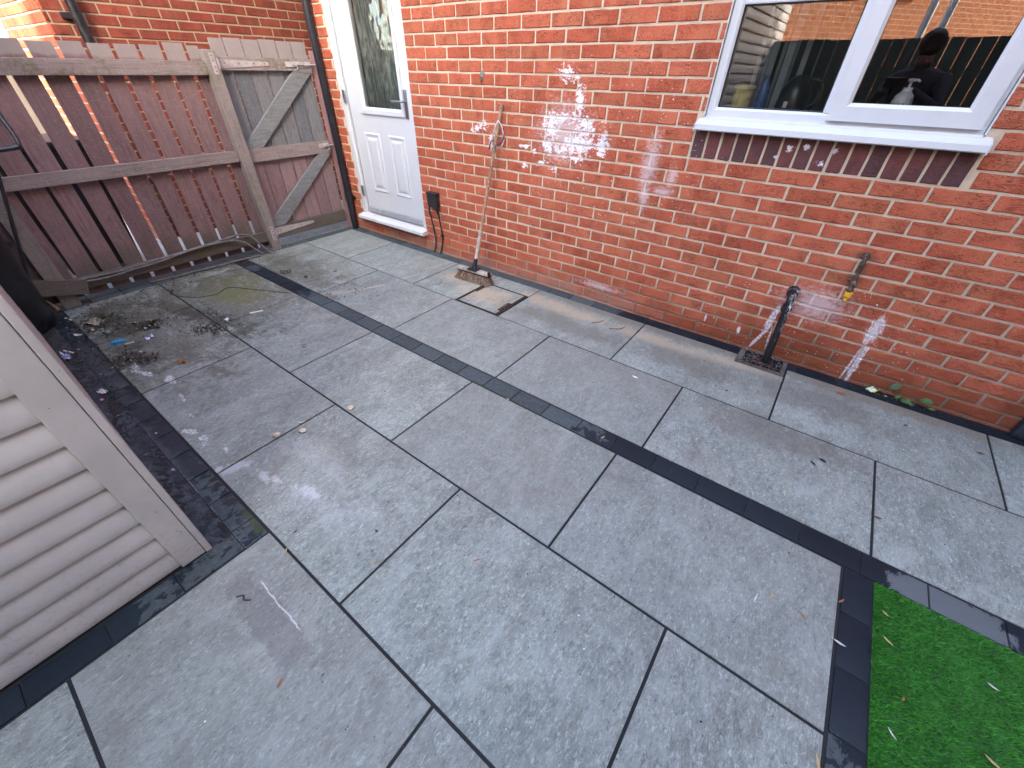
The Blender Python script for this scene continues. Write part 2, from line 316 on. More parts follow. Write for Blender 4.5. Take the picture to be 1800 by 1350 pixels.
def m_white(name, col=(.62,.65,.66), dirt=.2, rough=.32):
    t = NT(name); p = t.pos(); n = t.noise(p, 7, 5, .65); f = t.noise(p, 60, 4, .7)
    c = t.mix(t.sm(n, .45, .75, 0, dirt), col, tuple(v*.72 for v in col))
    c = t.mix(t.M('MULTIPLY', t.sm(f, .6, .8), dirt*1.5), c, (.45,.43,.40))
    v = t.vor(p, 30); vc = t.sep(t.node('TexVoronoi', 'Color', {'Vector': p, 'Scale': 30}))
    c = t.mix(t.M('MULTIPLY', t.sm(v, .07, .03), t.sm(vc[0], .9, .92, 0, .5)), c, (.2,.17,.14))
    return t.fin(c, t.mr(f, .3, .7, rough-.06, rough+.12), t.bump(n, .0006, .3), 0, .5)

def m_shed():
    t = NT('taupe_painted_cladding'); p = t.pos(); n = t.noise(p, 6, 5, .6); f = t.noise(p, 70, 4, .75); z = t.sep(p)[2]
    c = t.mix(t.sm(n, .35, .7), (.40,.385,.375), (.455,.435,.425))
    c = t.mix(t.sm(t.noise(p, 22, 5, .7, .8), .58, .80, 0, .35), c, (.27,.25,.245))
    c = t.mix(t.M('MULTIPLY', t.sm(z, .5, .0), t.sm(f, .5, .75, 0, .45)), c, (.17,.15,.14))
    v = t.vor(p, 24); vc = t.sep(t.node('TexVoronoi', 'Color', {'Vector': p, 'Scale': 24}))
    c = t.mix(t.M('MULTIPLY', t.sm(v, .075, .03), t.sm(vc[0], .76, .79, 0, .85)), c, (.055,.045,.045))
    return t.fin(c, .5, t.bump(t.M('ADD', n, t.M('MULTIPLY', f, .3)), .0012, .5), 0, .35)

def m_glass(name, refl=.14, tint=(.75,.82,.80), wob=0.):
    t = NT(name); t.n.remove(t.b)
    g = t.n.new('ShaderNodeBsdfGlossy'); g.inputs['Roughness'].default_value = .0
    tr = t.n.new('ShaderNodeBsdfTransparent'); tr.inputs[0].default_value = (*tint, 1)
    fr = t.node('Fresnel', 0, {'IOR': 1.5}); f = t.M('ADD', t.M('MULTIPLY', fr, 1.6), refl)
    if wob:
        nn = t.bump(t.noise(t.pos(), 6, 2, .5), wob, 1.); t.L(nn, g.inputs['Normal'])
    mx = t.n.new('ShaderNodeMixShader'); t.L(t.M('MINIMUM', f, 1.), mx.inputs[0])
    t.t.links.new(tr.outputs[0], mx.inputs[1]); t.t.links.new(g.outputs[0], mx.inputs[2]); t.t.links.new(mx.outputs[0], t.out.inputs[0])
    return t.m

def m_curtain():
    t = NT('obscured_glass_backing'); p = t.pos()
    n = t.noise(t.map(p, sc=(1, 1, .22)), 26, 5, .65, 1.4); b = t.noise(t.map(p, sc=(1, 1, .35)), 7, 3, .6, .5)
    c = t.mix(t.sm(n, .38, .66), (.13,.18,.165), (.60,.68,.62))
    c = t.mix(t.sm(b, .4, .68, 0, .7), c, (.10,.125,.115))
    c = t.mix(t.sm(t.sep(p)[2], 1.45, 1.18, 0, .45), c, (.06,.10,.10))
    return t.fin(c, .3, t.bump(n, .004, .8))

def m_brick_simple(name, c1, c2, mort, sc=1., rot=(R(90),0,0)):
    t = NT(name); p = t.node('TexCoord', 'UV')
    n = t.n.new('ShaderNodeTexBrick'); t.L(p, n.inputs['Vector'])
    n.inputs['Color1'].default_value = (*c1, 1); n.inputs['Color2'].default_value = (*c2, 1); n.inputs['Mortar'].default_value = (*mort, 1)
    n.inputs['Scale'].default_value = 1.; n.inputs['Mortar Size'].default_value = .006; n.inputs['Mortar Smooth'].default_value = .1
    n.inputs['Brick Width'].default_value = .225; n.inputs['Row Height'].default_value = .075
    nn = t.noise(t.pos(), 30, 4, .7)
    c = t.mix(t.sm(nn, .4, .8, 0, .3), n.outputs['Color'], tuple(v*.5 for v in c1))
    return t.fin(c, .9, t.bump(n.outputs['Fac'], -.004, .6), 0, .2)

MB = {}
MB['brick'] = m_brick('orange_red_facing_brick'); MB['mortar'] = m_mortar('sandy_mortar')
MB['nbrick'] = m_brick('dull_red_facing_brick', False, False); MB['nmortar'] = m_mortar('pale_mortar', False, .38)
MB['slab'] = m_slab(); MB['sett'] = m_sett()
MB['joint'] = simple('black_jointing_compound', (.012,.014,.016), .8, 0, .3, 60, .0008)
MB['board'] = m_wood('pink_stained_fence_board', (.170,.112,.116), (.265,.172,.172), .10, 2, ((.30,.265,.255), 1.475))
MB['rail'] = m_wood('weathered_greige_rail', (.245,.205,.195), (.31,.262,.250), .60, 1)
MB['railm'] = m_wood('mossy_bottom_rail', (.115,.098,.088), (.15,.13,.11), .75, 1)
MB['post'] = m_wood('weathered_greige_post', (.22,.195,.18), (.29,.255,.235), .30, 2)
MB['ppost'] = m_wood('pinkish_gate_post', (.28,.165,.165), (.33,.20,.20), .15, 2)
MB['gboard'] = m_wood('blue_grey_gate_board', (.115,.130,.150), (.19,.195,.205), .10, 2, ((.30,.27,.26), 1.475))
MB['gpink'] = m_wood('pink_gate_board', (.20,.135,.143), (.27,.185,.188), .08, 2)
MB['brace'] = m_wood('blue_grey_gate_brace', (.155,.175,.19), (.225,.235,.235), .25, 1)
MB['white'] = m_white('white_upvc'); MB['door'] = m_white('white_composite_door', (.60,.63,.65), .16, .38)
MB['sillw'] = m_white('dusty_white_threshold', (.62,.64,.65), .35, .45)
MB['gasket'] = simple('black_glazing_gasket', (.02,.02,.022), .5, 0, .2, 20, 0)
MB['glass'] = m_glass('window_glass', .15, (.86,.90,.89)); MB['dglass'] = m_glass('obscure_door_glass', .07, (.85,.9,.88), .01)
MB['curtain'] = m_curtain()
MB['black'] = simple('black_plastic', (.014,.016,.022), .32, 0, .3, 30, .0004)
MB['blackm'] = simple('matt_black_plastic', (.018,.019,.022), .6, 0, .3, 30, .0005)
MB['steel'] = simple('brushed_steel', (.32,.34,.36), .35, .9, .15, 40, .0002)
MB['galv'] = simple('painted_galvanised_steel', (.42,.39,.38), .5, .1, .2, 30, .0004)
MB['rusty'] = simple('tarnished_pipe_metal', (.16,.12,.09), .55, .5, .5, 90, .001)
MB['yellow'] = simple('yellow_plastic', (.80,.47,.03), .4, 0, .1, 20, 0)
MB['shed'] = m_shed()
MB['handle'] = simple('worn_wooden_pole', (.36,.235,.15), .65, 0, .45, 60, .0006)
MB['tape'] = simple('grubby_white_tape', (.50,.43,.38), .6, 0, .35, 45, .0006)
MB['head'] = simple('weathered_brush_wood', (.42,.37,.30), .75, 0, .35, 60, .0006)
MB['bristle'] = simple('coir_bristle', (.20,.125,.085), .8, 0, .6, 200, 0)
MB['bristle2'] = simple('pale_coir_bristle', (.40,.29,.20), .8, 0, .5, 200, 0)
MB['concrete'] = simple('pale_path_concrete', (.44,.45,.42), .9, 0, .12, 9, .001)
MB['roof'] = simple('dark_roof_tile', (.07,.06,.058), .8, 0, .3, 3, .004)
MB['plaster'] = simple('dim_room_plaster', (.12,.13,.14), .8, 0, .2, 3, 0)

# ------------------------------------------------------------------ mesh helpers
def link(name, me, mat=None, parent=None, smooth=False, world=True):
    o = bpy.data.objects.new(name, me); COL.objects.link(o)
    if mat is not None:
        for m in (mat if isinstance(mat, (list, tuple)) else [mat]): me.materials.append(m)
    if smooth:
        me.polygons.foreach_set('use_smooth', [True]*len(me.polygons))
    if parent is not None:
        o.parent = parent
        if world:                       # mesh was written in world metres: cancel the parents' offsets
            o.location = -tot(parent)
    return o
def tot(o):
    v = Vector((0, 0, 0))
    while o is not None: v += o.location; o = o.parent
    return v
def tag(o, label=None, cat=None, group=None, kind=None):
    if label: o['label'] = label
    if cat: o['category'] = cat
    if group: o['group'] = group
    if kind: o['kind'] = kind
    return o
def empty(name, loc, label, cat, group=None, rz=0.):
    o = bpy.data.objects.new(name, None); COL.objects.link(o); o.location = loc; o.rotation_euler = (0, 0, rz)
    o.empty_display_size = .1
    return tag(o, label, cat, group)

class B:
    """collects shapes into one mesh, with a per-piece random colour attribute"""
    def __init__(s): s.v = []; s.f = []; s.c = []; s.mi = []; s.uv = None
    def add(s, vs, fs, c=None, mi=0):
        k = len(s.v); s.v += [tuple(a) for a in vs]; s.f += [tuple(i+k for i in f) for f in fs]
        c = c or (random.random(), random.random(), 0.)
        s.c += [c]*len(vs); s.mi += [mi]*len(fs)
    def box(s, a, b, bev=0., c=None, M=None, jit=0., mi=0):
        x0, y0, z0 = a; x1, y1, z1 = b
        if bev <= 0:
            vs = [(x, y, z) for x in (x0, x1) for y in (y0, y1) for z in (z0, z1)]
            fs = [(0,1,3,2), (4,6,7,5), (0,4,5,1), (2,3,7,6), (0,2,6,4), (1,5,7,3)]
        else:
            bm = bmesh.new(); bmesh.ops.create_cube(bm, size=1)
            for v in bm.verts: v.co = Vector(((x0+x1)/2+v.co.x*(x1-x0), (y0+y1)/2+v.co.y*(y1-y0), (z0+z1)/2+v.co.z*(z1-z0)))
            bev = min(bev, abs(x1-x0)*.45, abs(y1-y0)*.45, abs(z1-z0)*.45)
            bmesh.ops.bevel(bm, geom=bm.edges[:], offset=bev, segments=2, affect='EDGES', profile=.6)
            bm.verts.ensure_lookup_table()
            vs = [v.co.copy() for v in bm.verts]; fs = [tuple(v.index for v in f.verts) for f in bm.faces]; bm.free()
        if jit: vs = [(v[0]+random.uniform(-jit, jit), v[1]+random.uniform(-jit, jit), v[2]+random.uniform(-jit, jit)) for v in vs]
        if M is not None: vs = [M @ Vector(v) for v in vs]
        s.add(vs, fs, c, mi)
    def tube(s, pts, r, n=12, caps=True, c=None, mi=0):
        pts = [Vector(p) for p in pts]; m = len(pts)
        rs = r if isinstance(r, (list, tuple)) else [r]*m
        vs = []; prev = None
        for i, p in enumerate(pts):
            d = (pts[min(i+1, m-1)]-pts[max(i-1, 0)]).normalized()
            if prev is None: u = d.orthogonal().normalized()
            else: u = (prev-d*prev.dot(d)).normalized()
            prev = u; w_ = d.cross(u)
            for k in range(n):
                a = 2*math.pi*k/n; vs.append(p+(u*math.cos(a)+w_*math.sin(a))*rs[i])
        fs = [(i*n+k, i*n+(k+1) % n, (i+1)*n+(k+1) % n, (i+1)*n+k) for i in range(m-1) for k in range(n)]
        if caps: fs += [tuple(range(n-1, -1, -1)), tuple((m-1)*n+k for k in range(n))]
        s.add(vs, fs, c, mi)
    def lathe(s, prof, c0, n=24, axis='z', c=None, mi=0):
        vs = []
        for r, h in prof:
            for k in range(n):
                a = 2*math.pi*k/n
                q = (r*math.cos(a), r*math.sin(a), h) if axis == 'z' else (r*math.cos(a), h, r*math.sin(a))
                vs.append(Vector(c0)+Vector(q))
        m = len(prof)
        fs = [(i*n+k, i*n+(k+1) % n, (i+1)*n+(k+1) % n, (i+1)*n+k) for i in range(m-1) for k in range(n)]
        s.add(vs, fs, c, mi)
    def prism(s, poly, a, b, axis=0, c=None, mi=0):
        """poly: 2-D outline in the two other axes; extruded from a to b along axis"""
        n = len(poly); vs = []
        for t_ in (a, b):
            for u, v in poly:
                q = [u, v]; q.insert(axis, t_); vs.append(q)
        fs = [tuple(range(n)), tuple(range(2*n-1, n-1, -1))]+[(i, i+n, (i+1) % n+n, (i+1) % n) for i in range(n)]
        s.add(vs, fs, c, mi)
    def build(s, name, mat, parent=None, smooth=False, world=True, auto=None):
        me = bpy.data.meshes.new(name); me.from_pydata(s.v, [], s.f); 
        ca = me.color_attributes.new('rnd', 'FLOAT_COLOR', 'POINT')
        ca.data.foreach_set('color', np.array([(a, b, c, 1.) for a, b, c in s.c], dtype=np.float32).ravel())
        me.polygons.foreach_set('material_index', s.mi)
        bm = bmesh.new(); bm.from_mesh(me); bmesh.ops.recalc_face_normals(bm, faces=bm.faces); bm.to_mesh(me); bm.free()
        me.update()
        o = link(name, me, mat, parent, False, world)
        if smooth:
            me.polygons.foreach_set('use_smooth', [True]*len(me.polygons))
            try: me.set_sharp_from_angle(angle=R(38))
            except Exception: pass
        return o

def brickwork(name, O, u, n, ur, zr, z0, p0, mats, parent, holes=(), fine=2.3, pu=.225, pz=.075, J=.0118, back=.25, soldier=None, halfphase=.1125):
    """real bricks on a recessed mortar sheet. O origin, u direction along the wall, n outward normal.
       bed joints at z0 - k*pz; in even courses perpends at p0 + j*pu"""
    O = Vector(O); u = Vector(u); n = Vector(n)
    vs, fs, cs = [], [], []
    def P(a, d, z): return O+u*a+n*d+Vector((0, 0, z))
    def brick(a0, a1, b0, b1, col, det, vert=False):
        if a1-a0 < .012 or b1-b0 < .012: return
        dep = random.uniform(-.0015, .0012); tilt = random.uniform(-.0008, .0008); e = .0035; k = len(vs)
        if det:
            U = [a0, a0+e]+[a0+(a1-a0)*q for q in (.25, .5, .75)]+[a1-e, a1]; Z = [b0, b0+e, (b0+b1)/2, b1-e, b1]
        else: U = [a0, a0+e, a1-e, a1]; Z = [b0, b0+e, b1-e, b1]
        nu, nz = len(U), len(Z); w0 = random.random()*6
        for j, z in enumerate(Z):
            for i, a in enumerate(U):
                edge = i in (0, nu-1) or j in (0, nz-1)
                ja = random.gauss(0, .0009) if (det and edge) else 0; jz = random.gauss(0, .0009) if (det and edge) else 0
                d = dep+tilt*(i-nu/2)+(-.004 if edge else 0)+(random.gauss(0, .0005) if det else 0)
                vs.append(P(a+ja, d, z+jz)); cs.append(col)
        for j in range(nz-1):
            for i in range(nu-1): fs.append((k+j*nu+i, k+j*nu+i+1, k+(j+1)*nu+i+1, k+(j+1)*nu+i))
        ring = [i for i in range(nu)]+[j*nu+nu-1 for j in range(1, nz)]+[(nz-1)*nu+i for i in range(nu-2, -1, -1)]+[j*nu for j in range(nz-2, 0, -1)]
        kb = len(vs)
        for r in ring: vs.append(vs[k+r]-n*.014); cs.append(col)
        m = len(ring)
        for i in range(m): fs.append((k+ring[i], kb+i, kb+(i+1) % m, k+ring[(i+1) % m]))
    k0 = math.floor((z0-zr[1])/pz)-1; k1 = math.ceil((z0-zr[0])/pz)+1
    for k in range(k0, k1+1):
        zt = z0-k*pz-J/2; zb = zt-pz+J
        zt, zb = min(zt, zr[1]), max(zb, zr[0])
        if zt-zb < .02: continue
        ph = p0+(0 if k % 2 == 0 else halfphase)
        j0 = math.floor((ur[0]-ph)/pu)-1
        zc = (zt+zb)/2
        hs = [h for h in holes if h[2] < zc < h[3]]
        for j in range(j0, j0+int((ur[1]-ur[0])/pu)+4):
            a0 = ph+j*pu+J/2; a1 = a0+pu-J
            segs = [(max(a0, ur[0]), min(a1, ur[1]))]
            for h in hs:
                ns = []
                for (p, q) in segs:
                    if q <= h[0]-J/2 or p >= h[1]+J/2: ns.append((p, q))
                    else:
                        if p < h[0]-J: ns.append((p, min(q, h[0]-(J if h[4] else 0))))
                        if q > h[1]+J: ns.append((max(p, h[1]+(J if h[4] else 0)), q))
                segs = ns
            for p, q in segs:
                col = (random.random(), random.random(), 0.)
                brick(p, q, zb+random.gauss(0, .0006), zt+random.gauss(0, .0006), col, zc < fine)
    if soldier:
        a, b, zb, zt, m = soldier
        wd = (b-a-(m-1)*J)/m
        for i in range(m):
            brick(a+i*(wd+J), a+i*(wd+J)+wd, zb, zt, (random.random()**1.3, random.random(), 1.), True)
    nb = len(fs)
    # mortar sheet, cut round the openings
    xs = sorted({ur[0], ur[1], *[h[0] for h in holes], *[h[1] for h in holes]}); zs = sorted({zr[0], zr[1], *[h[2] for h in holes], *[h[3] for h in holes]})
    cut = [h for h in holes if not h[4]]
    for i in range(len(xs)-1):
        for j in range(len(zs)-1):
            xc, zc = (xs[i]+xs[i+1])/2, (zs[j]+zs[j+1])/2
            if any(h[0] < xc < h[1] and h[2] < zc < h[3] for h in cut): continue
            k = len(vs)
            for a, z in ((xs[i], zs[j]), (xs[i+1], zs[j]), (xs[i+1], zs[j+1]), (xs[i], zs[j+1])): vs.append(P(a, -.0055, z)); cs.append((.5, .5, 0.))
            fs.append((k, k+1, k+2, k+3))
    for h in cut:                         # reveals
        for (a, z), (a2, z2) in (((h[0], h[2]), (h[0], h[3])), ((h[0], h[3]), (h[1], h[3])), ((h[1], h[3]), (h[1], h[2])), ((h[1], h[2]), (h[0], h[2]))):
            k = len(vs)
            for q in (P(a, -.004, z), P(a2, -.004, z2), P(a2, -back, z2), P(a, -back, z)): vs.append(q); cs.append((.5, .5, 0.))
            fs.append((k, k+1, k+2, k+3))
    me = bpy.data.meshes.new(name); me.from_pydata([tuple(v) for v in vs], [], fs)
    ca = me.color_attributes.new('rnd', 'FLOAT_COLOR', 'POINT')
    ca.data.foreach_set('color', np.array([(*c, 1.) for c in cs], dtype=np.float32).ravel())
    me.polygons.foreach_set('material_index', [0]*nb+[1]*(len(fs)-nb)); me.update()
    return link(name, me, mats, parent)

# ================================================================== SETTING: ground, paving, setts, lawn
def gnd(name, x0, x1, y0, y1, z, mat):
    b = B(); b.add([(x0, y0, z), (x1, y0, z), (x1, y1, z), (x0, y1, z)], [(0, 1, 2, 3)])
    return tag(b.build(name, mat), kind='structure')
gnd('ground', -60, 60, -60, 60, -.060, simple('bare_soil_and_gravel', (.16,.14,.12), .95, 0, .3, 3, .004))

JW = .010
slabs = []      # x0,x1,y0,y1
def row(y0, y1, xs):
    for a, b in zip(xs[:-1], xs[1:]): slabs.append((a+JW/2, b-JW/2, y0+JW/2, y1-JW/2))
XL = -1.130
rowA = [XL-JW/2, -.413, .517, 1.447, 2.377, 3.307, 4.237, 5.167, 6.097, 7.0]
rowB = [XL-JW/2, -.875, .055, .985, 1.915, 2.845, 3.775, 4.705, 5.635, 6.565, 7.0]
MH = (1.008, 1.440, -.672, -.266)       # recessed manhole tray
GU = (3.020, 3.300, -.200, -.003)       # drain gully
row(-1.287+.003, -.676, rowB)
row(-2.0101, -1.395-.003, [XL-JW/2, -.957, -.027, .903, 1.833, 2.763, 3.690])
row(-2.6256, -2.0101, [XL-JW/2, -.487, .443, 1.373, 2.303, 3.233, 3.690])
row(-3.2436, -2.6256, [1.842, 2.764, 3.690])
row(-3.8540, -3.2436, [1.842, 2.30, 3.233, 3.690]); row(-4.465, -3.854, [1.842, 2.764, 3.690])
for a, b in zip(rowA[:-1], rowA[1:]):
    x0, x1, y0, y1 = a+JW/2, b-JW/2, -.676+JW/2, -.098-.003
    if x0 < MH[0] < x1:
        slabs += [(x0, MH[0]-.001, y0, y1), (MH[0]-.001, x1, MH[3]+.001, y1)]
    elif x0 < GU[0] < x1:
        slabs += [(x0, GU[0]-.002, y0, y1), (GU[0]-.002, x1, y0, GU[2]-.002)]
    else: slabs.append((x0, x1, y0, y1))
b = B()
for (x0, x1, y0, y1) in slabs:
    c = (random.random(), random.random(), random.random())
    dz = random.uniform(-.0006, .0006)
    b.box((x0, y0, -.022), (x1, y1, dz), .0022, c)
tag(b.build('patio_paving', MB['slab'], smooth=True), kind='structure')
b = B(); b.add([(-1.245, -4.6, -.0045), (7.2, -4.6, -.0045), (7.2, .006, -.0045), (-1.245, .006, -.0045)], [(0, 1, 2, 3)])
# leave the gully hole open: four strips
b = B()
for (x0, x1, y0, y1) in ((-1.245, GU[0], -4.6, .006), (GU[1], 7.2, -4.6, .006), (GU[0], GU[1], -4.6, GU[2])):
    b.add([(x0, y0, -.0045), (x1, y0, -.0045), (x1, y1, -.0045), (x0, y1, -.0045)], [(0, 1, 2, 3)])
tag(b.build('paving_joints', MB['joint']), kind='structure')
# setts
b = B(); G = .0048
def sett(x0, x1, y0, y1):
    c = (random.random(), random.random(), 0); dz = random.uniform(-.0012, .0008)
    b.box((x0+G/2, y0+G/2, -.05), (x1-G/2, y1-G/2, dz), .0035, c)
x = .070-.204*5
while x < 7.0:
    x0 = max(x, XL); sett(x0, x+.204, -1.395, -1.287); x += .204
x = .090-.204*6
while x < 7.0:
    a_, b_ = max(x, XL), x+.204
    if b_ > GU[0] and a_ < GU[1]:
        if a_ < GU[0]-.02: sett(a_, GU[0]-.002, -.098, -.002)
        if b_ > GU[1]+.02: sett(GU[1]+.002, b_, -.098, -.002)
    else: sett(a_, b_, -.098, -.002)
    x += .204
y = -.003
while y > -2.62:
    sett(-1.243, XL, y-.204, y)
    if y < -.90: sett(-1.352, -1.243, y-.204, y)  # second sett row, its dark colour also stands for the shadow under the boards
    y -= .204
y = -1.395
while y > -4.4: sett(3.693, 3.785, y-.2, y); y -= .2
x = -1.13
while x < 1.80: sett(x, min(x+.204, 1.842), -2.722, -2.6305); x += .204
y = -2.722
while y > -4.4: sett(1.736, 1.838, y-.2035, y); y -= .2035
tag(b.build('sett_edging', MB['sett'], smooth=True), kind='structure')
# rough mortar haunch between setts and shed
t = NT('dirty_haunching_mortar'); p = t.pos(); n = t.noise(p, 14, 6, .72, .5); f = t.noise(p, 70, 4, .7)
c = t.mix(t.sm(n, .40, .66), (.014,.020,.030), (.075,.088,.105)); c = t.mix(t.sm(f, .62, .8, 0, .7), c, (.25,.25,.24))
c = t.mix(t.sm(t.blob(p, (-.6,-2.75), (.9,.3)), 0, .7, 0, .6), c, (.04,.035,.03))
haunch = t.fin(c, .75, t.bump(t.M('ADD', n, f), .008, 1.))
nx, ny = 150, 8; vs = []; fs = []
for i in range(nx+1):
    for j in range(ny+1):
        X = -1.15+2.90*i/nx; Y = -2.80+.078*j/ny
        vs.append((X, Y, -.004+.0075*math.sin(X*9+Y*50)*.3+random.uniform(-.002, .004)))
for i in range(nx):
    for j in range(ny): k = i*(ny+1)+j; fs.append((k, k+ny+1, k+ny+2, k+1))
me = bpy.data.meshes.new('haunching'); me.from_pydata(vs, [], fs); tag(link('mortar_haunching', me, haunch, smooth=True), kind='structure')
# paths and ground beyond the fence
b = B(); x = -1.355
for i in range(9):
    y = -7.0
    for j in range(10):
        b.box((x-.60+.006, y, -.05), (x-.006, y+.59, -.004+random.uniform(-.001, .001)), .003); y += .60
    x -= .60
b3 = B()
for (x0, x1, y0, y1) in ((-1.70, -1.250, -.455, -.004), (-1.70, -1.250, -.905, -.46), (-2.34, -1.705, -.455, 1.5), (-2.34, -1.705, -.995, -.46), (-1.70, -1.250, .001, 1.5)): b3.box((x0, y0, -.05), (x1, y1, -.002), .002)
tag(b3.build('side_path_paving', MB['slab'], smooth=True), kind='structure')
tag(b.build('concrete_flag_path', MB['concrete']), kind='structure')
# artificial lawn
gnd('lawn_base', 3.7875, 7.6, -4.5, -1.397, -.002, simple('turf_backing', (.03,.14,.02), .95, 0, .3, 60, .001))
def turf():
    N = 95000
    xx = 3.789+rng.random(N)**1.35*1.55; yy = -1.398-rng.random(N)**1.0*1.30
    h = rng.uniform(.008, .017, N); a = rng.uniform(0, 2*np.pi, N); lean = rng.uniform(.2, 1.0, N)*h
    base = R(-60)+rng.normal(0, 1.0, N); wdt = rng.uniform(.0007, .0013, N)
    dx, dy = np.cos(base)*lean, np.sin(base)*lean; sx, sy = np.cos(a)*wdt, np.sin(a)*wdt
    z0 = np.full(N, -.003)
    v = np.empty((N, 5, 3), np.float32)
    v[:, 0] = np.stack([xx-sx, yy-sy, z0], 1); v[:, 1] = np.stack([xx+sx, yy+sy, z0], 1)
    v[:, 2] = np.stack([xx+dx*.45+sx*.8, yy+dy*.45+sy*.8, z0+h*.62], 1); v[:, 3] = np.stack([xx+dx*.45-sx*.8, yy+dy*.45-sy*.8, z0+h*.62], 1)
    v[:, 4] = np.stack([xx+dx, yy+dy, z0+h], 1)
    k = np.arange(N)*5
    me = bpy.data.meshes.new('turf'); me.vertices.add(N*5); me.vertices.foreach_set('co', v.ravel())
    me.loops.add(N*7); me.polygons.add(N*2)
    li = np.stack([k, k+1, k+2, k+3, k+3, k+2, k+4], 1).ravel(); me.loops.foreach_set('vertex_index', li)
    st = np.stack([np.arange(N)*7, np.arange(N)*7+4], 1).ravel(); me.polygons.foreach_set('loop_start', st)
    me.polygons.foreach_set('loop_total', np.tile([4, 3], N))
    ca = me.color_attributes.new('rnd', 'FLOAT_COLOR', 'POINT')
    r = rng.random((N, 1)); col = np.repeat(np.concatenate([r, rng.random((N, 1)), np.zeros((N, 1)), np.ones((N, 1))], 1)[:, None, :], 5, 1)
    ca.data.foreach_set('color', col.astype(np.float32).ravel()); me.update(); me.validate()
    t = NT('artificial_grass'); at = t.sep(t.attr()); p = t.pos()
    c = t.mix(at[0], (.034,.22,.020), (.105,.45,.048)); c = t.mix(t.sm(at[1], .86, .92, 0, .8), c, (.12,.22,.06))
    c = t.mix(t.sm(t.noise(p, 9, 4, .6), .42, .68, 0, .45), c, (.018,.13,.012))
    m = t.fin(c, .5, None, 0, .3)
    tag(link('artificial_grass', me, m), kind='stuff', label='short bright green artificial grass inside the dark sett edging', cat='grass')
turf()

# ================================================================== THE HOUSE
house = empty('brick_house', (3, 3, 0), 'orange red brick house wall with a white back door and a white kitchen window', 'house')
Z0, P0 = 1.5124, .1078
DOOR = (-1.000, .004, .165, 2.14, False); WIN = (2.386, 3.548, 1.262, 2.36, False); SOLH = (2.362, 3.572, 1.062, 1.262, True)
brickwork('wall', (0, 0, 0), (1, 0, 0), (0, -1, 0), (-1.235, 7.5), (-.03, 5.0), Z0, P0, [MB['brick'], MB['mortar']], house,
          holes=[DOOR, WIN, SOLH], soldier=(2.366, 3.566, 1.069, 1.234, 16))
b = B()
b.box((-1.229, .24, -.03), (-1.0, 8, 5.0)); b.box((.006, .27, -.03), (2.0, .29, 5)); b.box((7.2, .24, -.03), (7.49, 8, 5)); b.box((-1.2, 7.8, -.03), (7.4, 8.0, 5))
b.build('inner_shell', MB['nmortar'], house)
b = B(); b.prism([(-.35, 4.98), (-.35, 5.12), (4.0, 7.6), (8.35, 5.12), (8.35, 4.98)], -1.4, 7.7, 0); b.build('roof', MB['roof'], house)
# kitchen behind the window
b = B()
for q in (((1.6, .22, .6), (1.62, 3.4, 2.6)), ((4.6, .22, .6), (4.62, 3.4, 2.6)), ((1.6, 3.4, .6), (4.62, 3.42, 2.6)), ((1.6, .22, .58), (4.62, 3.4, .6)), ((1.6, .22, 2.6), (4.62, 3.4, 2.62)),
          ((1.6, .245, .6), (WIN[0], .262, 2.6)), ((WIN[1], .245, .6), (4.6, .262, 2.6)), ((WIN[0], .245, .6), (WIN[1], .262, 1.262)), ((WIN[0], .245, 2.36), (WIN[1], .262, 2.6))): b.box(*q)
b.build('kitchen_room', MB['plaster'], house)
b = B(); b.box((WIN[0]+.004, .104, 1.236), (WIN[1]-.004, .42, 1.290), .006); b.build('inner_window_board', simple('grey_laminate', (.10,.10,.11), .4), house)

# ---- white window
win = empty('window', (2.967, .03, 1.262), None, None); win.parent = house; win.location = Vector((2.967, .03, 1.262))-house.location
Yf, Yb = .022, .092
def chamfer_frame(b, x0, x1, z0, z1, w, yf, yb, ch=.012, sides='lrbt', wl=None, wr=None, wb=None, wt=None):
    """mitred frame with a sloped inner lip; each side a prism"""
    wl, wr, wb, wt = wl or w, wr or w, wb or w, wt or w
    ix0, ix1, iz0, iz1 = x0+wl, x1-wr, z0+wb, z1-wt
    prof = [(0, yb), (0, yf), (1-ch/w if w else .8, yf), (1, yf+ch), (1, yb)]
    ring = lambda f, y: [(x0+(ix0-x0)*f, y, z0+(iz0-z0)*f), (x1+(ix1-x1)*f, y, z0+(iz0-z0)*f), (x1+(ix1-x1)*f, y, z1+(iz1-z1)*f), (x0+(ix0-x0)*f, y, z1+(iz1-z1)*f)]
    rings = [ring(f, y) for f, y in prof]; vs = sum(rings, []); m = len(prof)
    fs = [(i*4+k, i*4+(k+1) % 4, ((i+1) % m)*4+(k+1) % 4, ((i+1) % m)*4+k) for i in range(m) for k in range(4)]
    b.add(vs, fs)
b = B(); chamfer_frame(b, 2.392, 3.541, 1.266, 2.355, .046, Yf, Yb, .010); b.build('outer_frame', MB['white'], win)
b = B(); b.box((2.934, Yf+.003, 1.312), (2.966, Yb-.002, 2.309), .004); b.build('mullion', MB['white'], win)
b = B(); b.box((2.438, Yf+.004, 1.722), (2.934, Yb-.003, 1.775), .005); b.build('transom', MB['white'], win)
sash = B(); chamfer_frame(sash, 2.962, 3.522, 1.285, 2.335, .072, Yf-.022, Yf-.0005, .014); sash.build('opening_sash', MB['white'], win)
b = B(); chamfer_frame(b, 2.436, 2.936, 1.310, 1.724, .008, Yf+.014, Yf+.026, .002); chamfer_frame(b, 3.030, 3.454, 1.353, 2.267, .006, Yf-.006, Yf+.001, .002); b.build('glazing_gasket', MB['gasket'], win)
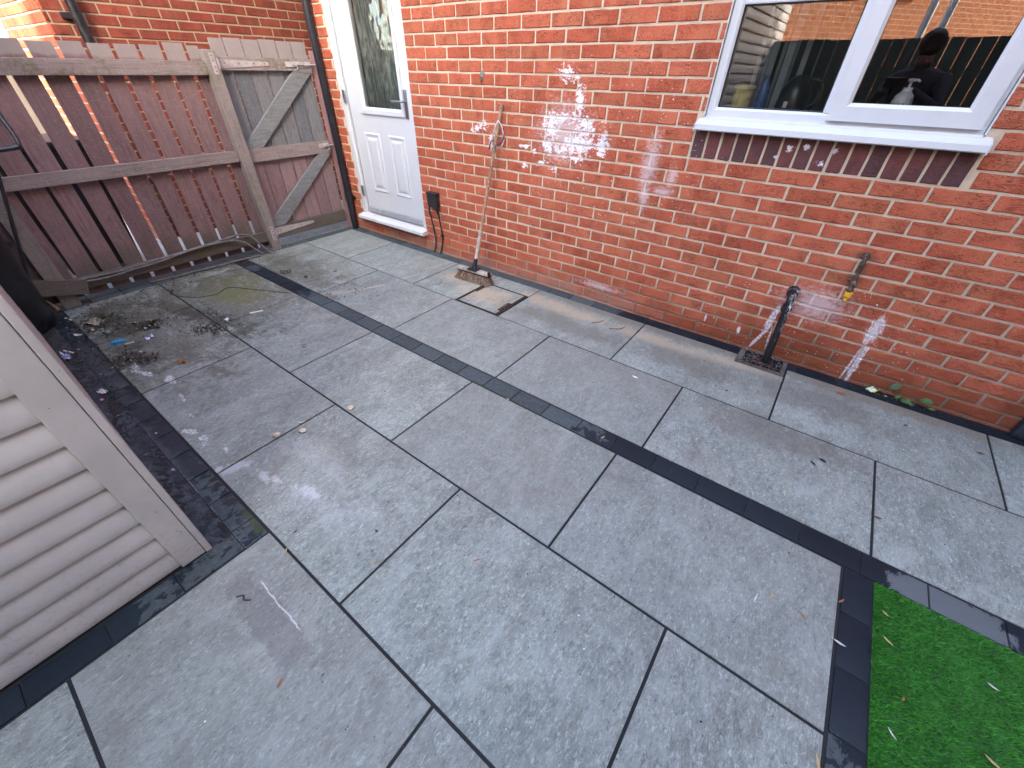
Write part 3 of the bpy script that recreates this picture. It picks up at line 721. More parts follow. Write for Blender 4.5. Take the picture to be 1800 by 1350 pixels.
for (x0, x1, z0, z1, yy) in ((2.434, 2.938, 1.308, 1.726, .046), (3.026, 3.458, 1.350, 2.270, .020), (2.434, 2.938, 1.772, 2.312, .046)):
    b = B(); b.add([(x0, yy, z0), (x1, yy, z0), (x1, yy, z1), (x0, yy, z1)], [(0, 1, 2, 3)]); b.build('glass_pane', MB['glass'], win)
b = B(); b.prism([(Yf+.03, 1.266), (Yf-.004, 1.266), (-.040, 1.243), (-.056, 1.236), (-.058, 1.212), (-.050, 1.207), (-.046, 1.226), (Yf+.03, 1.240)], 2.369, 3.572, 0)
b.prism([(Yf+.012, 1.2675), (Yf-.024, 1.2675), (Yf-.026, 1.258), (Yf+.012, 1.260)], 2.394, 3.540, 0)
for xa, xb in ((2.364, 2.3688), (3.5722, 3.577)): b.prism([(Yf+.03, 1.270), (-.040, 1.246), (-.060, 1.239), (-.062, 1.203), (Yf+.03, 1.225)], xa, xb, 0)
b.build('sill', MB['white'], win)
for xx, rr_ in ((2.3865, .004), (3.5465, .005)):
    b = B(); b.tube([(xx, .006, 1.268), (xx, .006, 2.35)], rr_, 6); b.build('sealant_bead', MB['white'], win)
# vertical blind slats hanging inside
vb = B(); slat = simple('dim_blind_fabric', (.32,.34,.35), .7, 0, .15, 8, 0)
for i, x_ in enumerate((2.53, 2.57, 2.595, 2.635, 2.67, 2.695, 2.745, 2.80, 2.86)):
    wdt = (.010, .006, .016, .008, .020, .006, .014, .004, .003)[i]
    vb.add([(x_-wdt, .26, 1.30), (x_+wdt*.6, .29, 1.30), (x_+wdt*.6, .29, 2.3), (x_-wdt, .26, 2.3)], [(0, 1, 2, 3)])
vb.build('blind_slats', slat, win)

# ---- back door
door = empty('back_door', (-.5, .05, .17), None, None); door.parent = house; door.location = Vector((-.5, .05, .17))-house.location
b = B(); chamfer_frame(b, -.996, .000, .170, 2.135, .060, .012, .090, .014, wb=.030); b.build('door_frame', MB['door'], door)
# leaf with glazed opening and two fielded panels
b = B(); yl = .036; lx0, lx1, lz0, lz1 = -.912, -.050, .205, 2.075; gx0, gx1, gz0, gz1 = -.690, -.178, 1.160, 1.985
for a, c_ in (((lx0, yl, lz0), (gx0, .086, lz1)), ((gx1, yl, lz0), (lx1, .086, lz1)), ((gx0, yl, lz0), (gx1, .086, gz0)), ((gx0, yl, gz1), (gx1, .086, lz1))): b.box(a, c_, c=(.5, .5, 0))
b.build('door_leaf', MB['door'], door)
b = B(); chamfer_frame(b, gx0-.048, gx1+.048, gz0-.044, gz1+.044, .052, yl-.014, yl+.02, .018); b.build('glazing_surround', MB['door'], door, smooth=False)
def fielded(x0, x1, z0, z1):
    b = B(); prof = [(0, 0), (.014, -.008), (.030, -.003), (.040, -.001), (.062, -.009), (.070, -.010)]
    vs = []
    for d, h in prof: vs += [(x0+d, yl+h-.0005, z0+d), (x1-d, yl+h-.0005, z0+d), (x1-d, yl+h-.0005, z1-d), (x0+d, yl+h-.0005, z1-d)]
    m = len(prof); fs = [(i*4+k, i*4+(k+1) % 4, (i+1)*4+(k+1) % 4, (i+1)*4+k) for i in range(m-1) for k in range(4)]+[((m-1)*4, (m-1)*4+1, (m-1)*4+2, (m-1)*4+3)]
    b.add(vs, fs); b.build('moulded_panel', MB['door'], door)
fielded(-.765, -.535, .435, .965); fielded(-.410, -.180, .435, .965)
b = B(); b.add([(gx0, .052, gz0), (gx1, .052, gz0), (gx1, .052, gz1), (gx0, .052, gz1)], [(0, 1, 2, 3)]); b.build('glass_pane', MB['dglass'], door)
b = B(); nx = 60; vs = []; 
for i in range(nx+1):
    for z_ in (gz0-.05, gz1+.05): vs.append((gx0-.05+(gx1-gx0+.1)*i/nx, .10+.010*math.sin(i*.55)+.006*math.sin(i*1.3+1), z_))
b.add(vs, [(2*i, 2*i+2, 2*i+3, 2*i+1) for i in range(nx)]); b.build('patterned_curtain', MB['curtain'], door, smooth=True)
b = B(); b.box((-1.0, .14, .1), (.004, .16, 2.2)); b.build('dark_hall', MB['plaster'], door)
b = B(); b.prism([(.060, .204), (.030, .2035), (-.012, .182), (-.045, .178), (-.062, .172), (-.064, .146), (-.054, .142), (.06, .142)], -1.012, .016, 0); b.build('threshold', MB['sillw'], door)
b = B(); b.prism([(.0355, .262), (.024, .258), (.008, .222), (.010, .212), (.0355, .212)], -.908, -.054, 0); b.build('weather_bar', simple('grey_rain_bar', (.40,.42,.44), .4, .4), door)
b = B(); b.box((-.118, yl-.012, 1.105), (-.086, yl-.0005, 1.315), .011); b.tube([(-.102, yl-.010, 1.232), (-.102, yl-.052, 1.232), (-.115, yl-.060, 1.232), (-.235, yl-.058, 1.231)], [.009, .009, .009, .007], 12)
b.build('door_handle', MB['steel'], door, smooth=True)
for z_ in (1.24, .42):
    b = B(); b.box((-.946, -.004, z_-.05), (-.922, .0115, z_+.05), .004); b.build('hinge', MB['steel'], door)

# ---- rainwater pipe at the corner of the house
b = B(); X, Y = -1.137, -.050
b.tube([(X, Y, -.01), (X, Y, 4.9)], .034, 20); b.lathe([(.034, .30), (.041, .30), (.041, .38), (.034, .385)], (X, Y, 0)); b.lathe([(.034, 2.6), (.041, 2.6), (.041, 2.68), (.034, 2.685)], (X, Y, 0))
dp = b.build('downpipe', MB['black'], house, smooth=True)
for z_ in (.325, 1.95, 3.6):
    b = B(); b.box((X-.055, -.014, z_-.016), (X+.055, .002, z_+.016), .003); b.lathe([(.0345, z_-.014), (.0385, z_-.014), (.0385, z_+.014), (.0345, z_+.014)], (X, Y, 0)); b.tube([(X+.047, -.02, z_), (X+.047, .0, z_)], .006, 8)
    b.build('pipe_clip', MB['black'], dp, smooth=True)
# ---- black cable box with two cables
b = B(); b.box((.118, -.052, .440), (.236, -.0015, .560), .010); b.box((.112, -.058, .548), (.242, -.0015, .566), .007); b.tube([(.215, -.03, .445), (.222, -.028, .38)], [.020, .009], 12)
cb = b.build('cable_box', MB['blackm'], house, smooth=True)
def spl(pts, n=8):
    out = []; P_ = [Vector(p) for p in pts]
    for i in range(len(P_)-1):
        a, b_, c_, d = P_[max(i-1, 0)], P_[i], P_[i+1], P_[min(i+2, len(P_)-1)]
        for k in range(n):
            t_ = k/n; out.append(.5*((2*b_)+(c_-a)*t_+(2*a-5*b_+4*c_-d)*t_*t_+(3*b_-a-3*c_+d)*t_**3))
    return out+[P_[-1]]
for pts in ([(.135, -.035, .452), (.112, -.032, .40), (.118, -.018, .32), (.132, -.014, .20), (.142, -.016, .10), (.128, -.028, .02), (.120, -.035, -.004)],
            [(.224, -.028, .40), (.228, -.016, .30), (.238, -.014, .20), (.236, -.015, .12), (.212, -.020, .03), (.200, -.030, -.004)]):
    b = B(); b.tube(spl(pts), .0068, 8); b.build('cable', MB['blackm'], cb, smooth=True)
b = B(); b.box((.224, -.028, .172), (.250, -.004, .190), .004); b.build('cable_clip', MB['blackm'], cb)
# ---- old wall fixing
b = B(); b.lathe([(.0, -.004), (.016, -.004), (.020, .0), (.020, .004)], (.785, 0, 1.430), 14, 'y'); b.lathe([(.0, -.012), (.007, -.012), (.008, 0)], (.778, 0, 1.402), 12, 'y')
b.build('wall_fixing', simple('crumbly_filler', (.22,.23,.19), .9, 0, .4, 60, .002), house, smooth=True)
# ---- waste pipe
wp = B(); px_ = 3.158
wp.tube(spl([(px_-.004, .01, .448), (px_-.003, -.045, .448), (px_, -.083, .425), (px_+.002, -.086, .37), (px_+.012, -.088, .20), (px_+.022, -.090, -.03)], 7), .0205, 18)
wp.lathe([(.0205, 0), (.0275, .0), (.0275, .045), (.0205, .047)], (px_+.002, -.086, .352)); wp.lathe([(.021, -.050), (.029, -.048), (.029, -.008), (.034, -.001)], (px_-.004, 0, .448), 20, 'y')
t = NT('paint_splashed_black_pipe'); p = t.pos(); n = t.noise(t.map(p, sc=(1.6, 1, .45)), 60, 5, .75, .4)
side = t.sm(t.M('ADD', t.sep(p)[0], t.M('MULTIPLY', t.sep(p)[2], .03)), px_+.010, px_+.028); hi = t.sm(t.sep(p)[2], .10, .36)
mm = t.M('MULTIPLY', t.sm(n, .52, .60), t.M('MULTIPLY', side, hi)); m3 = t.M('MULTIPLY', t.sm(t.noise(p, 34, 4, .7), .56, .66), t.sm(t.sep(p)[2], .39, .44))
wpm = t.fin(t.mix(t.M('MAXIMUM', mm, t.M('MULTIPLY', m3, .55)), (.014,.014,.017), (.72,.72,.74)), .35)
wp.build('waste_pipe', wpm, house, smooth=True)
# ---- outside tap remains
b = B(); b.tube(spl([(3.386, .004, .712), (3.386, -.030, .712), (3.387, -.042, .695), (3.390, -.042, .62), (3.394, -.040, .585)], 6), .0085, 12)
b.lathe([(.0085, 0), (.015, .002), (.015, .018), (.0085, .02)], (3.387, -.042, .672)); b.lathe([(.009, -.012), (.016, -.010), (.019, -.001)], (3.386, 0, .712), 14, 'y')
tp = b.build('tap_pipe', MB['rusty'], house, smooth=True)
b = B(); b.lathe([(.0, .0), (.014, .0), (.016, .012), (.012, .020), (.017, .032), (.017, .050), (.010, .058), (.009, .066)], (3.395, -.040, .532), 14); b.tube([(3.375, -.041, .582), (3.360, -.052, .598), (3.372, -.066, .602)], .004, 8)
b.tube([(3.398, -.05, .585), (3.405, -.072, .572)], [.008, .006], 10); b.build('tap_valve', MB['rusty'], tp, smooth=True)
b = B(); b.lathe([(.0, 0), (.010, 0), (.010, .018), (.006, .020), (.006, .026), (.0185, .028), (.0185, .050), (.012, .053), (.0, .053)], (3.3975, -.040, .478), 16); b.build('hose_connector', MB['yellow'], tp, smooth=True)

# ---- drain gully
gu = empty('drain_gully', (3.16, -.10, 0), 'black square drain gully with a splashed grid under the waste pipe', 'drain')
b = B(); x0, x1, y0, y1 = GU
for a, c_ in (((x0, y0, -.02), (x1, y0+.030, .003)), ((x0, y1-.008, -.02), (x1, y1, .003)), ((x0, y0+.030, -.02), (x0+.032, y1-.008, .003)), ((x1-.022, y0+.030, -.02), (x1, y1-.008, .003))): b.box(a, c_, .002)
gm = simple('silted_concrete_surround', (.10,.09,.075), .85, 0, .4, 40, .002)
b.build('surround', gm, gu)
t = NT('splashed_black_grid'); p = t.pos(); n = t.noise(p, 95, 4, .8)
gridm = t.fin(t.mix(t.sm(n, .56, .62, 0, .85), (.010,.010,.012), (.62,.63,.65)), .4, t.bump(n, .001))
b = B(); gx = [x0+.034, x1-.024]; gy = [y0+.032, y1-.010]
for k in range(9): X = gx[0]+(gx[1]-gx[0])*k/8; b.box((X-.0035, gy[0], -.010), (X+.0035, gy[1], .001), .001)
for k in range(6): Y = gy[0]+(gy[1]-gy[0])*k/5; b.box((gx[0], Y-.003, -.012), (gx[1], Y+.003, -.0005), .001)
b.build('grid', gridm, gu)
b = B(); b.box((x0+.03, y0+.03, -.14), (x1-.02, y1-.008, -.12)); 
for a, c_ in (((x0+.028, y0+.028, -.14), (x0+.031, y1, -.012)), ((x1-.022, y0+.028, -.14), (x1-.019, y1, -.012)), ((x0+.03, y0+.028, -.14), (x1-.02, y0+.031, -.012)), ((x0+.03, y1-.007, -.14), (x1-.02, y1-.004, -.012))): b.box(a, c_)
b.build('pot', MB['black'], gu)
b = B()
for k in range(26):
    a = random.uniform(0, 6.3); X, Y = random.uniform(gx[0]+.01, gx[1]-.01), random.uniform(gy[0]+.005, gy[1]-.05); r_ = random.uniform(.008, .018)
    b.add([(X+r_*math.cos(a+i*1.05), Y+r_*.7*math.sin(a+i*1.05), .004+random.uniform(0, .006)) for i in range(6)], [(0, 1, 2, 3, 4, 5)])
tag(b.build('leaf_debris', simple('dead_red_leaves', (.085,.035,.030), .8, 0, .5, 40, 0), gu), kind='stuff')

# ---- recessed manhole cover
mh = empty('manhole_cover', ((MH[0]+MH[1])/2, (MH[2]+MH[3])/2, 0), 'square recessed manhole cover filled with paving beside the broom head', 'manhole cover')
b = B(); x0, x1, y0, y1 = MH; wz = .012
b.box((x0, y0, -.02), (x1, y0+.014, .0015), .001); b.box((x0, y1-.010, -.02), (x1, y1, .0015), .001); b.box((x0, y0+.014, -.02), (x0+.022, y1-.010, .0015), .001); b.box((x1-.026, y0+.014, -.02), (x1, y1-.010, .0015), .001)
b.box((x1-.055, y0+.075, -.018), (x1-.027, y0+.215, .0022), .001); b.box((x0+.0225, y1-.19, -.018), (x0+.046, y1-.075, .0022), .001)
t = NT('rusty_black_tray_edge'); p = t.pos(); n = t.noise(p, 60, 4, .7); b.build('tray_frame', t.fin(t.mix(t.sm(n, .5, .7, 0, .8), (.016,.013,.010), (.085,.060,.035)), .7, t.bump(n, .001)), mh)
b = B(); b.box((x0+.026, y0+.018, -.018), (x1-.060, y1-.014, .0002), .002); b.box((x1-.058, y0+.220, -.018), (x1-.030, y1-.014, .0002), .001); b.box((x1-.058, y0+.018, -.018), (x1-.030, y0+.072, .0002), .001)
b.build('paving_infill', MB['slab'], mh)
b = B(); b.box((x1-.052, y0+.082, .0024), (x1-.034, y0+.19, .0042), .0008, M=None); b.build('lifting_plate', MB['rusty'], mh)

# ================================================================== FENCE AND GATE
fence = empty('timber_fence', (-1.24, -1.8, 0), 'faded pink slatted timber fence with greige rails at the end of the patio', 'fence')
gaps = [-1.090, -1.243, -1.393, -1.543, -1.690, -1.838, -1.992, -2.138, -2.284, -2.440]
edges = [-1.000]+gaps+[-2.585, -2.735]
b = B()
for i in range(len(edges)-1):
    y1, y0 = edges[i]-(.0135 if i else 0), edges[i+1]+.0135
    tz = 1.580+random.uniform(-.008, .010)-.002*i; sh = random.uniform(-.004, .004); bow = random.uniform(-.003, .003)
    c = (random.random(), random.random(), 0); N_ = 8; vs = []
    for k in range(N_+1):
        z_ = .032+(tz-.032)*k/N_; dy = sh*math.sin(k/N_*3.14)+random.uniform(-.001, .001); dx = bow*math.sin(k/N_*3.1)
        vs += [(-1.254+dx, y0+dy, z_), (-1.236+dx, y0+dy, z_), (-1.236+dx, y1+dy, z_), (-1.254+dx, y1+dy, z_)]
    fs = [(k*4+q, k*4+(q+1) % 4, k*4+4+(q+1) % 4, k*4+4+q) for k in range(N_) for q in range(4)]+[(0, 1, 2, 3), (N_*4, N_*4+1, N_*4+2, N_*4+3)]
    b.add(vs, fs, c)
b.build('board_panel', MB['board'], fence)
for (z0_, z1_, mt) in ((1.392, 1.480, 'rail'), (.785, .868, 'rail'), (.088, .172, 'railm')):
    b = B(); b.box((-1.2352, -2.72, z0_), (-1.196, -1.004, z1_), .004, jit=.0012); b.build('rail', MB[mt], fence)
b = B(); b.prism([(-1.262, 0), (-1.163, 0), (-1.163, 1.545), (-1.262, 1.565)], -1.0035, -.915, 1); b.v = [(v[0], v[1], v[2]) for v in b.v]
bo = B(); bo.box((-1.262, -1.0035, -.02), (-1.163, -.915, 1.553), .006, jit=.001); bo.build('hinge_post', MB['post'], fence)
bo = B(); bo.box((-1.262, -2.602, -.02), (-1.163, -2.505, .784), .006, jit=.001); bo.build('post', MB['post'], fence)
# the next bay, dark gap behind the shed
bo = B(); bo.box((-1.262, -4.30, -.02), (-1.17, -4.21, 1.6), .006)
bo.build('post', MB['post'], fence)
gp = B(); gp.box((-1.258, -.064, -.02), (-1.172, -.004, 1.572), .006, jit=.001)
tag(gp.build('gate_post', MB['ppost']), 'narrow pinkish timber post wedged between the gate and the black downpipe', 'post')

gate = empty('garden_gate', (-1.24, -.90, 0), 'weathered ledged and braced timber gate with blue grey boards beside the downpipe', 'gate')
ge = [-.907, -.797, -.656, -.516, -.367, -.231, -.092]
b = B(); b2 = B()
for i in range(6):
    y0, y1 = ge[i]+.0055, ge[i+1]-.0055; c = (random.random(), random.random(), 0); tz = 1.630+random.uniform(-.006, .006)
    b.box((-1.254, y0, .775), (-1.236, y1, tz), .002, c, jit=.0006); b2.box((-1.254, y0, .085), (-1.236, y1, .7745), .002, c, jit=.0006)
gb = b.build('board_panel', MB['gboard'], gate)
b2.build('lower_board_panel', MB['gpink'], gate)
for (z0_, z1_, mt) in ((1.424, 1.512, 'rail'), (.762, .868, 'rail'), (.082, .200, 'railm')):
    b = B(); b.box((-1.2352, -.902, z0_), (-1.205, -.096, z1_), .003, jit=.001); b.build('ledge', MB[mt], gate)
for P_, mt in (([(-.902, .8685), (-.762, .8685), (-.105, 1.418), (-.105, 1.4235), (-.285, 1.4235), (-.905, .90)], 'brace'), ([(-.902, .2005), (-.775, .2005), (-.104, .752), (-.104, .7615), (-.235, .7615), (-.905, .25)], 'brace')):
    b = B(); b.prism(P_, -1.2352, -1.2065, 0); b.build('brace', MB[mt], gate)
def strap(y0, y1, za, h0, h1, nm):
    b = B(); b.prism([(y0, za-h0), (y1, za-h1+.004), (y1+.008, za+.002), (y1, za+h1+.004), (y0, za+h0)], -1.2045, -1.2005, 0)
    b.box((-1.1628, -.972, za-.068), (-1.1585, -.938, za+.068), .001); b.tube([(-1.176, -.925, za-.04), (-1.176, -.925, za+.04)], .007, 10); b.box((-1.203, -.925, za-.035), (-1.160, -.914, za+.035), .001)
    h = b.build('strap_hinge', MB['galv'], gate)
    for yy in (y0+.05, y0+.16, y0+.28, y1-.03):
        s_ = B(); s_.tube([(-1.2006, yy, za+.004), (-1.1985, yy, za+.004)], .005, 8); s_.build('screw_head', MB['rusty'], h)
    for zz in (-.05, -.018, .018, .05):
        s_ = B(); s_.tube([(-1.1586, -.955, za+zz), (-1.1565, -.955, za+zz)], .0045, 8); s_.build('screw_head', MB['rusty'], h)
strap(-.905, -.50, 1.467, .030, .012, 'a'); strap(-.905, -.49, .155, .034, .012, 'b')
for zz, ya in ((1.470, -.345), (.828, -.215)):
    b = B(); b.box((-1.2045, ya, zz-.020), (-1.2005, -.105, zz+.020), .001); b.tube([(-1.192, ya+.06, zz), (-1.192, -.050, zz)], .006, 10)
    for yy in (ya+.09, -.16): b.box((-1.2004, yy-.010, zz-.013), (-1.183, yy+.010, zz+.013), .003)
    b.tube([(-1.192, ya+.10, zz), (-1.180, ya+.095, zz-.03), (-1.186, ya+.07, zz-.045)], .004, 8); b.build('bolt', MB['galv'], gate)
b = B(); b.tube([(-1.172, -.052, 1.47), (-1.150, -.052, 1.47)], .014, 10); b.box((-1.1718, -.062, 1.44), (-1.168, -.030, 1.50), .001); gp2 = b.build('bolt_keep', MB['galv'], bpy.data.objects['gate_post'])

# two old stems / cables lying on the bottom rail
cabm = simple('dirty_grey_cable', (.16,.15,.14), .7, 0, .35, 60, .0008)
c1 = B(); c1.tube(spl([(-1.182, -2.50, .172), (-1.184, -2.40, .168), (-1.184, -2.23, .160), (-1.186, -2.05, .164), (-1.186, -1.84, .176), (-1.186, -1.66, .186), (-1.184, -1.42, .200), (-1.180, -1.26, .212), (-1.160, -1.17, .185), (-1.135, -1.11, .09), (-1.10, -1.06, .012), (-1.07, -1.03, .008)]), .0085, 8)
tag(c1.build('cable', cabm, smooth=True), 'longer grey cable arching along the bottom rail down to the hinge post', 'cable')
c2 = B(); c2.tube(spl([(-1.168, -2.46, .158), (-1.170, -2.28, .140), (-1.170, -2.10, .150), (-1.168, -1.9, .160), (-1.168, -1.75, .178), (-1.168, -1.55, .190), (-1.166, -1.36, .186), (-1.150, -1.25, .15), (-1.130, -1.17, .06), (-1.11, -1.13, .010)]), .0075, 8)
tag(c2.build('cable', cabm, smooth=True), 'thinner grey cable sagging just in front of the bottom fence rail', 'cable')
c3 = B(); c3.tube(spl([(-1.20, -2.04, .008), (-1.16, -1.75, .010), (-1.13, -1.5, .012), (-1.12, -1.3, .010), (-1.09, -1.17, .012)]), .007, 8)
tag(c3.build('cable', cabm, smooth=True), 'grey cable lying flat on the dark setts below the fence boards', 'cable')

# ================================================================== NEIGHBOURING HOUSE behind the fence
nb = empty('brick_house', (-5, 0, 0), 'dull red brick house standing close behind the fence and gate', 'house')
NX = -2.35
brickwork('wall', (NX, 0, 0), (0, 1, 0), (1, 0, 0), (-1.583, 6.0), (-.05, 5.4), 1.853, -.985, [MB['nbrick'], MB['nmortar']], nb, fine=.0, halfphase=.1125)
brickwork('return_wall', (0, -1.583, 0), (-1, 0, 0), (0, -1, 0), (2.350, 4.6), (-.05, 5.4), 1.853, .05, [MB['brick'], MB['mortar']], nb, holes=[(3.85, 4.5, 1.0, 2.2, False)], fine=.0)
b = B(); chamfer_frame(b, -4.5, -3.85, 1.0, 2.2, .07, -1.56, -1.50, .01); nw = b.build('window', MB['white'], nb)
b = B(); b.box((-4.5, -1.52, 1.0), (-3.85, -1.50, 2.2)); b.build('pane', MB['black'], nw)
b = B(); b.prism([(-1.9, 5.4), (-1.9, 5.5), (2.3, 8.0), (6.5, 5.5), (6.5, 5.4)], -8.0, -2.15, 0); b.build('roof', MB['roof'], nb)
b = B(); b.box((-8, -1.5, -.05), (-4.6, 6, 5.4)); b.build('rear_block', MB['nmortar'], nb)
b = B(); b.tube([(NX+.055, -1.385, -.02), (NX+.055, -1.385, 5.3)], .036, 16); dp2 = b.build('downpipe', MB['black'], nb, smooth=True)
b = B(); b.box((NX, -1.475, 1.735), (NX+.03, -1.40, 1.775), .004); b.lathe([(.037, 1.735), (.041, 1.735), (.041, 1.775), (.037, 1.775)], (NX+.055, -1.385, 0)); b.build('pipe_clip', MB['black'], dp2)

def simple_house(name, x0, x1, y0, y1, h, label, c1, c2, rz=0., wins=(), ridge=2.4, loc=None):
    """box house in local metres with its own brick pattern, openings on the +y face"""
    cx, cy = (x0+x1)/2, (y0+y1)/2
    e = empty(name, loc or (cx, cy, 0), label, 'house', None, rz); W_, D_ = (x1-x0)/2, (y1-y0)/2
    me = bpy.data.meshes.new('wall'); V = [(-W_, -D_), (W_, -D_), (W_, D_), (-W_, D_)]
    vs = []; fs = []; uv = []
    for i in range(4):
        a, b_ = V[i], V[(i+1) % 4]; L_ = math.dist(a, b_); k = len(vs)
        vs += [(*a, -.05), (*b_, -.05), (*b_, h), (*a, h)]; fs.append((k, k+1, k+2, k+3)); uv += [(0, 0), (L_, 0), (L_, h), (0, h)]
    k = len(vs)
    vs += [(-W_, -D_, h), (-W_, D_, h), (-W_, 0, h+ridge), (W_, -D_, h), (W_, D_, h), (W_, 0, h+ridge)]; fs += [(k, k+1, k+2), (k+3, k+5, k+4)]
    uv += [(-D_, h), (D_, h), (0, h+ridge), (-D_, h), (0, h+ridge), (D_, h)]
    me.from_pydata(vs, [], fs); ul = me.uv_layers.new(name='UVMap'); ul.data.foreach_set('uv', np.array(uv, np.float32).ravel())
    link('wall', me, m_brick_simple(name+'_far_brick', c1, c2, (.60,.50,.38)), e, world=False)
    b = B(); 
    for s_ in (-1, 1): b.add([(-W_-.2, s_*(D_+.3), h-.12), (W_+.2, s_*(D_+.3), h-.12), (W_+.2, 0, h+ridge+.06), (-W_-.2, 0, h+ridge+.06), (-W_-.2, s_*(D_+.3), h-.24), (W_+.2, s_*(D_+.3), h-.24), (W_+.2, 0, h+ridge-.06), (-W_-.2, 0, h+ridge-.06)],
                 [(0, 1, 2, 3), (4, 5, 6, 7), (0, 1, 5, 4), (0, 3, 7, 4), (1, 2, 6, 5)])
    b.build('roof', MB['roof'], e, world=False)
    for (a, b_, c_, d) in wins:
        f = B(); chamfer_frame(f, a, b_, c_, d, .08, D_+.002, D_+.05, .01)
        f.v = [(v[0], 2*D_+.05-v[1]+.0, v[2]) for v in f.v]
        wo_ = f.build('window', MB['white'], e, world=False)
        f = B(); f.add([(a, D_+.02, c_), (b_, D_+.02, c_), (b_, D_+.02, d), (a, D_+.02, d)], [(0, 1, 2, 3)]); f.build('pane', MB['black'], wo_, world=False)
    return e
# unseen house added out to the right to keep the sun off the patio
nrm = Vector((.6, .8, 0)); dd = Vector((.8, -.6, 0))
sA, sB, T0, DP = -2.74, 6.6, 8.0, 8.0
cc = nrm*((sA+sB)/2)+dd*(T0+DP/2)
simple_house('brick_house', -(sB-sA)/2, (sB-sA)/2, -DP/2, DP/2, 9.6, 'unseen tall brick house added across the gardens to shade the patio', (.30,.09,.045), (.38,.12,.06), math.atan2(nrm.y, nrm.x), ridge=1.0, loc=tuple(cc))
# sun-lit brick house mirrored in the kitchen window
ang = math.atan2(.6, .8)-R(90)
mc = Vector((2.9, -9.9, 0))
D2 = 3.0; fw = Vector((.8, .6, 0))
simple_house('brick_house', -6, 6, -D2, D2, 5.0, 'sunlit orange brick house seen only as a reflection in the kitchen window', (.42,.14,.06), (.50,.19,.085), ang, ridge=2.2, loc=tuple(mc-fw*D2),
             wins=((-1.0, .1, 2.6, 3.8), (-4.4, -3.2, 2.6, 3.8)))
# sun-lit house far to the left, glimpsed between the slats
simple_house('brick_house', -4.0, 4.0, -2.5, 2.5, 5.2, 'sunlit orange brick house glimpsed between the leftmost fence slats', (.52,.20,.085), (.60,.25,.11), R(-90), loc=(-11.5, -3.0, 0), wins=((-2.4, .6, .05, 1.15), (-1.0, .6, 2.9, 4.0)))
# fence behind the photographer
rf = empty('boundary_fence', (2.5, -4.75, 0), 'dark close boarded fence reflected in the kitchen window', 'fence')
b = B(); x = -1.2
while x < 7.4:
    g_ = .005 if x > 3.3 else .002; b.box((x, -4.772, .03), (x+.125, -4.754, 1.80+random.uniform(-.006, .006)), .002); x += .125+g_
dkw = m_wood('dark_green_fence_board', (.050,.072,.058), (.080,.105,.085), .1, 2); b.build('board_panel', dkw, rf)
for z_ in (.35, 1.45):
    b = B(); b.box((-1.2, -4.81, z_), (7.4, -4.773, z_+.08), .003); b.build('rail', dkw, rf)
for i, (xx, yy) in enumerate(((3.22, -6.4), (3.42, -6.4))):
    b = B(); b.tube([(0, 0, -.02), (0, 0, 3.0)], .045, 12); b.lathe([(.045, 0), (.055, .005), (.0, .03)], (0, 0, 3.0), 12)
    o = b.build('garden_pole', MB['white'], smooth=True); o.location = (xx, yy, 0)
    tag(o, ('white round pole, the left one of a pair', 'white round pole, the right one of a pair')[i]+' mirrored in the opening window', 'pole', 'white poles mirrored in the window')

# ================================================================== SHED
shed = empty('garden_shed', (.4, -3.8, 0), 'taupe clad garden shed with a corner post at the left edge of the patio', 'shed')
SX, SY = 1.738, -2.795; ET = 2.15
def lap_profile(z):        # depth of a log-lap board over its height
    return 0
def clad(nm, face):
    b = B(); z = .012; pitch = .0905; first = .190
    zs = [first-pitch*2+pitch*k for k in range(26)]
    for k, zb in enumerate(zs):
        zt = zb+pitch; prof = []
        if zt < .03: continue
        zb_ = max(zb, .003)
        if zb < .003 < zt: zb = .003; pitch_ = zt-.003
        else: pitch_ = pitch
        for i in range(9):
            f = i/8; z_ = zb+pitch_*f
            if z_ < zb_-1e-6: continue
            dep = .019*(1-f**2.3)-.002*max(0, 1-f/.06)
            if not prof: prof.append((-.006, z_))
            prof.append((dep, z_))
        c = (random.random(), random.random(), 0)
        if face == 'x':
            y0, y1 = -5.2, SY-.085
            vs = []; m = len(prof)
            for yy in (y0, y1):
                for d, z_ in prof: vs.append((SX-.026+d, yy, z_))
            b.add(vs, [(i, i+1, m+i+1, m+i) for i in range(m-1)], c)
        else:
            x0_, x1_ = -.95, SX-.03; vs = []; m = len(prof)
            for xx in (x0_, x1_):
                for d, z_ in prof: vs.append((xx, SY-.026+d, z_))
            b.add(vs, [(i, i+1, m+i+1, m+i) for i in range(m-1)], c)
    o = b.build(nm, MB['shed'], shed)
    o.data.polygons.foreach_set('use_smooth', [True]*len(o.data.polygons)); o.data.set_sharp_from_angle(angle=R(50))
clad('front_cladding', 'x'); clad('side_cladding', 'y')
b = B(); b.box((SX-.022, SY-.098, .008), (SX+.004, SY-.0215, ET), .003); b.build('corner_trim', MB['shed'], shed)
b = B(); b.box((SX-.085, SY-.0195, .004), (SX+.006, SY+.001, ET), .003); b.build('corner_trim', MB['shed'], shed)
b = B(); b.box((-.99, SY-.022, .004), (-.90, SY+.001, ET), .003); b.build('corner_trim', MB['shed'], shed)
b = B(); b.box((-.95, -5.2, 0), (SX-.03, SY-.03, .014)); b.box((-.94, -5.19, .014), (SX-.035, SY-.035, ET)); b.build('core', MB['shed'], shed)
b = B(); b.prism([(SY+.02, ET-.02), (SY+.02, ET+.04), (-4.0, ET+.42), (-5.3, ET+.04), (-5.3, ET-.02)], -1.08, SX-.02, 0); b.build('roof', MB['roof'], shed)

